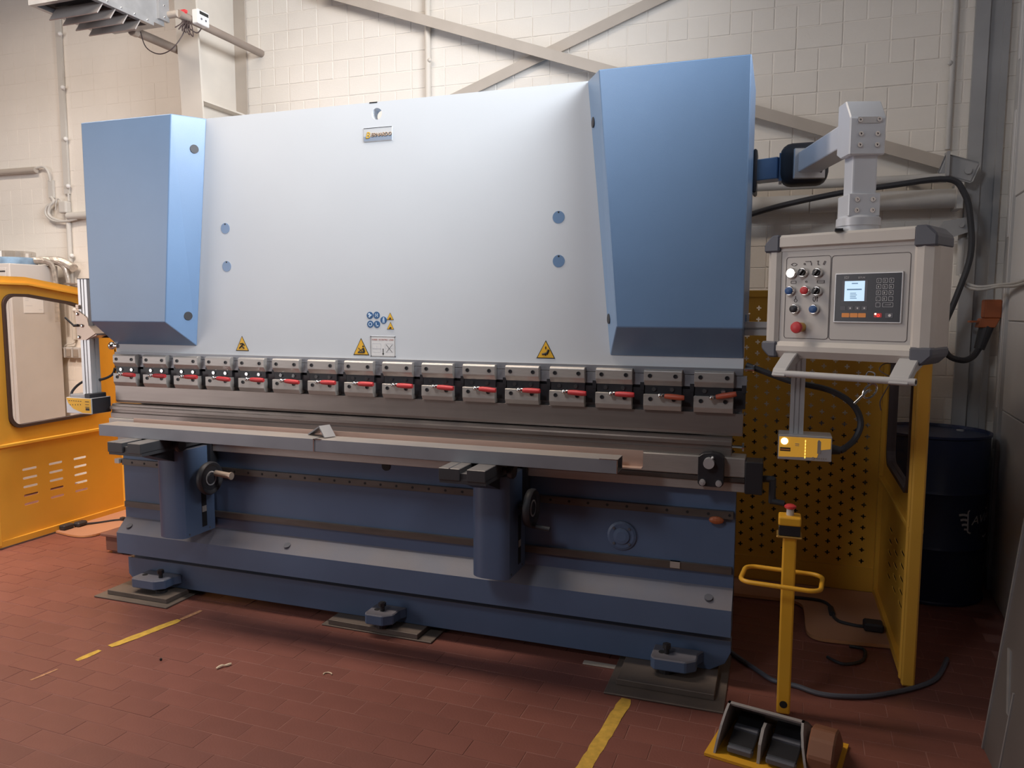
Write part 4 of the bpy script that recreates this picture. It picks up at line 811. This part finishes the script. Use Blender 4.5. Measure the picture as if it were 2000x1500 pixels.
b = MB(); b.bm.from_mesh(me)
for v in b.bm.verts: v.co = ondrum(-.020+v.co.x*1.25, .428+v.co.y+v.co.x*.10)
b.build('lettering', 'drumw', dr)
for cx_, lb in ((3.545, 'dark blue drum hidden behind the perforated yellow panel, nearer the drum with the emblem'), (2.98, 'dark blue drum hidden behind the machine and the left edge of the perforated panel')):
    d2 = thing('oil_drum', lb, 'drum', (cx_, 1.505, 0))
    for ch in list(dr.children):
        if ch.name.split('.')[0] in ('drum_body', 'bung'):
            c = ch.copy(); C.objects.link(c); c.parent = d2
    d2.scale = (.905, .905, 1)
    d2['group'] = 'drums in the right corner'
dr['group'] = 'drums in the right corner'
sh = thing('leaning_sheet', 'dull grey metal sheet leaning against the right wall', 'metal sheet', (4.2, -.5, 0))
S = Matrix.Translation((4.035, -.2, 0)) @ Matrix.Rotation(math.radians(5.5), 4, 'Y')
MB().box(0, .006, -1.6, 0, 0, 1.15).xf(S).build('sheet', 'sheet', sh); MB().box(-.006, .0, -.012, .0, 0, 1.15).xf(S).build('folded_edge', 'galv', sh); MB().box(-.004, .0, -.20, -.19, 0, .30).xf(S).build('rib', 'galv', sh)
MB().prism([(-.10, .40), (-.07, .40), (-.17, .22), (-.19, .22)], 'X', -.005, 0).xf(S).build('handle_strip', 'galv', sh)
# orange plug socket with cable
so = thing('wall_socket', 'orange industrial socket with black plug on the right wall edge', 'socket', (4.40, 1.64, 1.42))
MB().box(4.345, 4.425, 1.575, 1.66, 1.475, 1.575, bev=.006).prism([(4.33, 1.475), (4.42, 1.475), (4.40, 1.425), (4.315, 1.425)], 'Y', 1.575, 1.65, bev=.004).build('socket_body', 'orange', so); MB().box(4.28, 4.34, 1.585, 1.64, 1.452, 1.462).build('socket_flap', 'orange', so)
MB().cyl((4.365, 1.61, 1.43), (4.335, 1.60, 1.31), .036, r2=.026, seg=16).build('plug', 'rubber', so)
tag(MB().tube([(3.10, 1.46, 2.045), (3.30, 1.48, 2.10), (3.598, 1.50, 2.157), (3.85, 1.5, 2.185), (4.118, 1.5, 2.205), (4.20, 1.5, 2.13), (4.235, 1.50, 2.0), (4.246, 1.5, 1.80), (4.19, 1.5, 1.58), (4.136, 1.5, 1.397), (4.165, 1.50, 1.285), (4.235, 1.5, 1.252), (4.295, 1.55, 1.268), (4.335, 1.60, 1.315)], .016, seg=10).build('power_cable', 'rubber'), 'thick black power cable arching down from the arm to the orange socket', 'cable')
# pipes
p1 = MB().cyl((2.7, WY-.10, 2.235), (4.14, WY-.10, 2.235), .026, seg=18); tag(p1.build('wall_pipe', 'pgrey', smooth=True), 'thinner upper grey pipe along the back wall at right', 'pipe')
t = thing('wall_duct', 'thick grey pipe along the back wall at right, with joint and end flange', 'pipe', (3.6, WY-.09, 2.06))
MB().cyl((2.7, WY-.10, 2.125), (3.445, WY-.10, 2.125), .052, seg=24).build('pipe_length', 'pgrey', t, smooth=True); MB().cyl((3.451, WY-.10, 2.125), (4.185, WY-.10, 2.125), .052, seg=24).build('pipe_length', 'pgrey', t, smooth=True); MB().box(4.185, 4.215, WY-.17, WY-.02, 2.062, 2.20).build('end_flange', 'pgrey', t); MB().ball((3.50, WY-.15, 2.155), .018, sc=(1, .3, .7)).build('knot', 'tan', t)
MB().box(2.95, 2.99, WY-.1, WY+.004, 2.10, 2.24).build('wall_clip', 'pgrey', t); MB().box(3.9, 3.94, WY-.1, WY+.004, 2.10, 2.15).build('wall_clip', 'pgrey', t)
MB().box(3.95, 3.97, WY-.1, WY+.004, 2.22, 2.25).build('wall_clip', 'pgrey', t)
# diagonal braces
def brace(p, q, yo, label, m):
    p, q = Vector(p), Vector(q); d = (q-p); L = d.length; a = math.atan2(d.z, d.x)
    Mx = Matrix.Translation(p) @ Matrix.Rotation(-a, 4, 'Y')
    t = thing('cross_brace', label, 'brace', tuple((p+q)/2), 'diagonal steel braces on the back wall')
    MB().box(0, L, -.004, .003, -.066, 0).xf(Mx).build('flat_leg', m, t); MB().box(0, L, 0, yo, -.006, 0).xf(Mx).build('angle_leg', m, t); return t
br1 = brace((.2, WY-.095, 3.755), (4.170, WY-.095, 2.335), .05, 'long beige diagonal brace falling from upper left to the right corner', 'tan')
MB().box(-.02, .16, -.012, 0, -.085, .03, bev=.012, mtx=Matrix.Translation((4.140, WY-.10, 2.330)) @ Matrix.Rotation(.34, 4, 'Y')).cyl((4.24, WY-.112, 2.265), (4.24, WY-.124, 2.265), .018).box(4.13, 4.145, WY-.15, WY-.08, 2.24, 2.37).build('end_plate', 'column', br1)
brace((1.15, WY-.033, 2.945), (3.0, WY-.033, 3.585), .026, 'shorter beige diagonal brace rising to the right behind the long one', 'tan')
t = thing('small_bracket', 'small grey bracket on the corner column below the pipes', 'bracket', (4.2, 1.55, 1.9))
MB().prism([(4.09, 1.95), (4.12, 1.99), (4.24, 2.01), (4.24, 1.93), (4.15, 1.90)], 'Y', 1.52, 1.535).box(4.235, 4.25, 1.52, 1.64, 1.90, 2.0).cyl((4.20, 1.52, 1.965), (4.20, 1.512, 1.965), .012).build('bracket_plate', 'column', t)
# conduits right
t = thing('wall_conduit', 'grey conduit running up the back wall near the right corner', 'conduit', (4.15, WY-.02, 2.4)); MB().cyl((4.152, WY-.022, 2.40), (4.158, WY-.022, 5.0), .014).build('conduit', 'pgrey', t); MB().ball((4.140, WY-.03, 2.86), .014).build('clip', 'pgrey', t)
t = thing('cable_conduit', 'short grey conduit with loose grey cables crossing to the right wall', 'conduit', (4.2, 1.7, 1.65)); MB().cyl((4.215, 1.57, 1.705), (4.215, 1.57, 1.93), .018).build('conduit', 'pgrey', t)
for d in (0, .014): MB().tube([(4.215, 1.56, 1.71), (4.235, 1.53, 1.665-d), (4.29, 1.48, 1.640-d), (4.37, 1.45, 1.648-d*.6), (4.395, 1.25, 1.652-d), (4.385, .95, 1.665-d)], .008).build('cable', 'pgrey', t)
# conduits, boxes and sockets on the left
t = thing('wall_trunking', 'long pale vertical conduit on the left part of the wall', 'conduit', (-2.315, WY-.02, 1.2)); MB().box(-2.345, -2.290, WY-.022, WY-.004, 2.46, 4.8).build('trunking', 'conduit', t); MB().cyl((-2.315, WY-.02, 1.25), (-2.315, WY-.02, 2.28), .019).build('conduit', 'conduit', t); MB().cyl((-2.30, WY-.02, 2.40), (-2.30, WY-.02, 2.46), .008).build('cable', 'conduit', t)
for z in (3.73, 3.31, 2.90, 2.52, 1.95, 1.5): MB().ball((-2.285, WY-.03, z), .018, 10).build('clip', 'sticker', t)
tag(MB().box(-2.375, -2.290, WY-.06, WY-.003, 2.30, 2.40, bev=.012, seg=2).build('junction_box', 'conduit'), 'small pale junction box beside the vertical conduit', 'junction box')
t = thing('cable_run', 'pale horizontal conduit with cable loops on the left wall', 'conduit', (-2.5, WY-.02, 2.3)); MB().cyl((-4.2, WY-.03, 2.675), (-2.63, WY-.03, 2.672), .026).build('conduit', 'tan', t, smooth=True)
MB().tube([(-2.64, WY-.03, 2.685), (-2.55, WY-.03, 2.69), (-2.50, WY-.03, 2.65), (-2.49, WY-.02, 2.57)], .010).build('cable', 'conduit', t); MB().box(-2.515, -2.465, WY-.026, WY-.003, 2.435, 2.58).build('trunking', 'conduit', t)
for r_ in (0, .03): MB().tube([(-2.48, WY-.03, 2.44), (-2.45, WY-.035, 2.40), (-2.52+r_, WY-.04, 2.36), (-2.535+r_, WY-.04, 2.30), (-2.46+r_*.5, WY-.04, 2.245+r_*.4), (-2.33, WY-.04, 2.235), (-2.20, WY-.04, 2.25)], .011).build('cable', 'conduit', t)
MB().tube([(-2.44, WY-.03, 2.33), (-2.42, WY-.03, 2.41), (-2.39, WY-.03, 2.42), (-2.36, WY-.03, 2.39)], .006).build('cable', 'conduit', t); MB().cyl((-2.29, WY-.04, 2.275), (-1.9, WY-.04, 2.28), .030).build('conduit', 'conduit', t, smooth=True)
for i, (x, l) in enumerate(((-2.44, 'left one'), (-2.355, 'middle one'), (-2.275, 'right one'))):
    t = thing('socket_outlet', 'brown grey wall socket behind the guard window, %s of three' % l, 'socket', (x, WY-.03, 1.10), 'three wall sockets'); MB().box(x-.036, x+.036, WY-.05, WY-.003, 1.095, 1.185, bev=.006).build('box', 'lightgrey', t); MB().box(x-.027, x+.027, WY-.056, WY-.048, 1.105, 1.172, bev=.004).build('lid', 'socket', t)
tag(MB().tube([(-2.315, WY-.02, 1.26), (-2.32, WY-.03, 1.22), (-2.40, WY-.03, 1.205), (-2.44, WY-.03, 1.18)], .006).build('socket_lead', 'conduit'), 'thin pale lead from the conduit to the three sockets', 'cable')
tag(MB().cyl((.998, WY-.022, 2.5), (.998, WY-.022, 5.), .020).ball((1.018, WY-.035, 3.19), .014).build('wall_conduit', 'cream', smooth=True), 'cream vertical conduit above the middle of the machine', 'conduit')
# grey cabinet at the left with paper notice and film roll
cbn = thing('grey_cabinet', 'tall pale grey cabinet seen through the left guard window', 'cabinet', (-2.85, 1.46, 0))
MB().box(-3.30, -2.40, 1.262, 1.69, .05, 1.865, bev=.006).build('body', 'cab', cbn); MB().box(-3.29, -2.43, 1.255, 1.262, .10, 1.83, bev=.003).build('door', 'cab', cbn); MB().box(-3.2, -2.5, 1.30, 1.65, .0, .05).build('plinth', 'darkg', cbn); MB().box(-2.56, -2.44, 1.251, 1.256, 1.80, 1.808).build('handle_slot', 'ink', cbn)
nt_ = thing('paper_notice', 'white paper notice taped to the side of the grey cabinet', 'notice', (-2.398, 1.45, 1.47)); MB().box(-2.3995, -2.3975, 1.36, 1.535, 1.475, 1.640).build('paper', 'sticker', nt_)
b = MB()
for y, z, l in ((1.375, 1.61, .05), (1.455, 1.61, .05), (1.375, 1.59, .035), (1.375, 1.573, .03), (1.375, 1.532, .06), (1.49, 1.50, .03)): b.box(-2.3974, -2.3968, y, y+l, z, z+.004)
b.build('print', 'keyl', nt_); b = MB()
b.box(-2.3974, -2.3968, 1.36, 1.535, 1.475, 1.478).box(-2.3974, -2.3968, 1.532, 1.535, 1.475, 1.640); b.build('paper_edge', 'keyl', nt_)
fr_ = thing('film_roll', 'roll of blue and clear film lying on top of the grey cabinet', 'roll', (-2.62, 1.45, 1.866))
MB().lathe([(.05, 1.866), (.165, 1.866), (.170, 1.880), (.170, 1.915), (.160, 1.922), (.05, 1.922)], (-2.60, 1.46, 0), 'Z', 32).build('blue_coil', 'bfilm', fr_, smooth=True); MB().lathe([(.05, 1.923), (.155, 1.923), (.155, 1.968), (.145, 1.972), (.05, 1.972)], (-2.60, 1.46, 0), 'Z', 32).build('clear_coil', 'clear', fr_, smooth=True)
ho_ = thing('foil_hoses', 'crumpled silvery hoses hanging over the cabinet edge', 'hose', (-2.42, 1.55, 1.86)); MB().tube([(-2.47, 1.50, 1.900), (-2.40, 1.56, 1.900), (-2.36, 1.60, 1.868), (-2.345, 1.61, 1.78), (-2.345, 1.615, 1.60), (-2.35, 1.62, 1.40)], .020, rv=lambda u: .030-.012*min(1, u*2)).build('hose', 'foil', ho_, smooth=True); MB().tube([(-2.45, 1.56, 1.905), (-2.37, 1.62, 1.905), (-2.31, 1.66, 1.865), (-2.285, 1.675, 1.78), (-2.28, 1.68, 1.72)], .02, rv=lambda u: .034-.016*min(1, u*1.6)).build('hose', 'foil', ho_, smooth=True); MB().tube([(-2.42, 1.60, 1.905), (-2.33, 1.66, 1.90), (-2.25, 1.69, 1.86), (-2.225, 1.69, 1.845)], .036).build('hose_end', 'foil', ho_, smooth=True); MB().lathe([(.01, 1.705), (.055, 1.715), (.062, 1.722), (.02, 1.722)], (-2.25, 1.685, 0), 'Z', 18).build('end_disc', 'foil', ho_)

# ------------------------------------------------------------------ unit heater and its pipes
uh = thing('unit_heater', 'galvanised unit heater hanging at the top left, louvres facing down', 'heater', (-.80, .5, 3.2))
MB().box(-.86, -.45, .33, .905, 3.30, 4.0).build('casing', 'galv', uh); MB().ring([(-.88, .31), (-.432, .31), (-.432, .80), (-.88, .80)], [(-.85, .34), (-.465, .34), (-.465, .775), (-.85, .775)], 'Z', 3.270, 3.302).build('outlet_frame', 'galv', uh); MB().box(-.452, -.43, .845, .93, 3.33, 4.0).build('corner_angle', 'galv', uh)
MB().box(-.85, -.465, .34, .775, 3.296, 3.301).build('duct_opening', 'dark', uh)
for y in (.385, .475, .565, .66):
    MB().prism([(y+.052, 3.290), (y+.058, 3.288), (y+.006, 3.204), (y, 3.207)], 'X', -.815, -.445).build('louvre', 'louvre', uh)
for y in (.45, .55, .65, .75): MB().ball((-.431, y, 3.287), .006, 8).build('rivet', 'chrome', uh)
for z in (3.35, 3.42, 3.50): MB().ball((-.43, .89, z), .006, 8).build('rivet', 'chrome', uh)
t = thing('heating_pipe', 'brown pipe with red valves from the heater to the wall, right of the column', 'pipe', (-.36, 1.3, 3.37)); MB().cyl((-.36, .93, 3.378), (-.36, WY+.02, 3.385), .026, seg=16).build('pipe', 'brown', t, smooth=True); MB().cyl((-.44, .93, 3.378), (-.36, .93, 3.378), .022).build('pipe_stub', 'tan', t)
for y in (.975, 1.165): MB().ball((-.36, y, 3.392), .024, 10).box(-.385, -.335, y-.012, y+.012, 3.40, 3.415).build('valve', 'red', t, label='red valve')
t2 = thing('heating_pipe', 'brown pipe from the heater to the wall, left of the column', 'pipe', (-.72, 1.3, 3.3)); MB().cyl((-.72, .907, 3.312), (-.72, WY+.02, 3.312), .028, seg=16).build('pipe', 'brown', t2, smooth=True); MB().lathe([(.034, -.01), (.034, .03)], (-.72, .92, 3.312), 'Y', 12).build('coupling', 'tan', t2)
hm = thing('heat_meter', 'white heat meter with dark display fixed to the brown pipe', 'meter', (-.34, 1.08, 3.33)); MB().box(-.333, -.283, 1.02, 1.125, 3.345, 3.435, bev=.005).build('meter_case', 'sticker', hm); MB().box(-.2835, -.2815, 1.035, 1.115, 3.405, 3.425).build('display', 'ink', hm)
for y in (1.05, 1.09): MB().cyl((-.284, y, 3.378), (-.280, y, 3.378), .007, seg=10).build('button', 'darkg', hm)
mc = thing('meter_leads', 'tangle of thin dark leads hanging below the heat meter', 'cable', (-.36, 1.0, 3.3))
for k in range(6): MB().tube([(-.36, .96+.012*k, 3.37), (-.35+.006*k, .95+.01*k, 3.33), (-.36+.01*k, .90+.02*k, 3.285-.006*k), (-.352, .93+.015*k, 3.31), (-.35, .985+.01*k, 3.36)], .0035, seg=5, smooth=5).build('lead', 'gasket', mc)
MB().tube([(-.35, .99, 3.33), (-.36, .95, 3.24), (-.42, .92, 3.16), (-.52, .92, 3.145), (-.60, .90, 3.19), (-.64, .90, 3.29)], .0035, seg=5).build('lead', 'gasket', mc); MB().tube([(-.35, 1.0, 3.36), (-.34, 1.0, 3.315), (-.33, 1.06, 3.30), (-.33, 1.10, 3.34)], .004, seg=5).build('lead', 'gasket', mc)

# ------------------------------------------------------------------ floor: paint lines, cables, debris
def strip(pts, hw, z, name, m, label):
    b = MB(); (x0, y0), (x1, y1) = pts; d = Vector((x1-x0, y1-y0)); L = d.length; d /= L; n = Vector((-d.y, d.x)); k = max(2, int(L/.03)); V = []; Fs = []
    for i in range(k+1):
        c = Vector((x0, y0))+d*L*i/k; w0 = hw*random.uniform(.88, 1.06); w1 = hw*random.uniform(.88, 1.06)
        if i in (0, k): w0 *= .6; w1 *= .8
        V += [(c.x+n.x*w0, c.y+n.y*w0, z), (c.x-n.x*w1, c.y-n.y*w1, z)]
    for i in range(k): Fs.append((2*i, 2*i+1, 2*i+3, 2*i+2))
    b.quads(V, Fs); o = b.build(name, m); return tag(o, label, 'floor marking')
strip([(2.800, -.288), (2.70, -1.30)], .026, .0013, 'floor_line', 'tape', 'yellow paint line on the floor in front of the right foot')
strip([(.594, -.27), (.517, -.61)], .024, .0013, 'floor_line', 'tape', 'solid piece of yellow paint line in front of the left foot')
strip([(.612, -.14), (.596, -.265)], .014, .0012, 'floor_line', 'tapeold', 'flaked end of the left paint line nearest the machine')
strip([(.508, -.655), (.495, -.765)], .017, .0013, 'floor_line', 'tape', 'short flaked piece of yellow line, second from the machine at left')
strip([(.488, -.85), (.470, -.96)], .007, .0012, 'floor_line', 'tapeold', 'faint last remnant of the left paint line')
tag(MB().tube([(3.12, .30, .011), (3.20, .20, .011), (3.277, .11, .011), (3.335, .045, .011), (3.385, .035, .011), (3.44, .02, .011), (3.51, -.01, .011), (3.606, .0, .011), (3.739, .06, .011), (3.95, .25, .011), (4.05, .5, .011)], .010).build('floor_cable', 'darkg'), 'grey cable snaking over the floor behind the yellow post', 'cable')
tag(MB().tube([(3.56, .35, .009), (3.62, .30, .009), (3.70, .36, .009), (3.72, .48, .009), (3.66, .50, .009)], .007).build('floor_cable', 'rubber'), 'black cable loop on the dark floor under the right guard', 'cable')
tag(MB().tube([(1.120, -.63, .006), (1.128, -.605, .008), (1.140, -.592, .006), (1.150, -.572, .006)], .004, rv=lambda u: .003+.003*abs(math.sin(u*6))).build('metal_shaving', 'shaving'), 'pale curled shaving on the tiles at front left', 'shaving')
tag(MB().tube([(1.587+.018*math.cos(a), -.51+.014*math.sin(a), .003) for a in (0.2, 1, 2, 3, 3.8)], .0028).build('metal_curl', 'shaving'), 'small bright curl of swarf on the floor near the middle foot', 'shaving')
tag(MB().ball((.835, -.64, .005), .006, 6).build('pebble', 'dark'), 'tiny dark crumb on the tiles left of centre', 'crumb')
tag(MB().box(2.565, 2.705, -.062, -.030, .0008, .006, bev=.001).build('thin_strip', 'tan'), 'thin pale strip lying on the floor beside the right foot plates', 'strip')
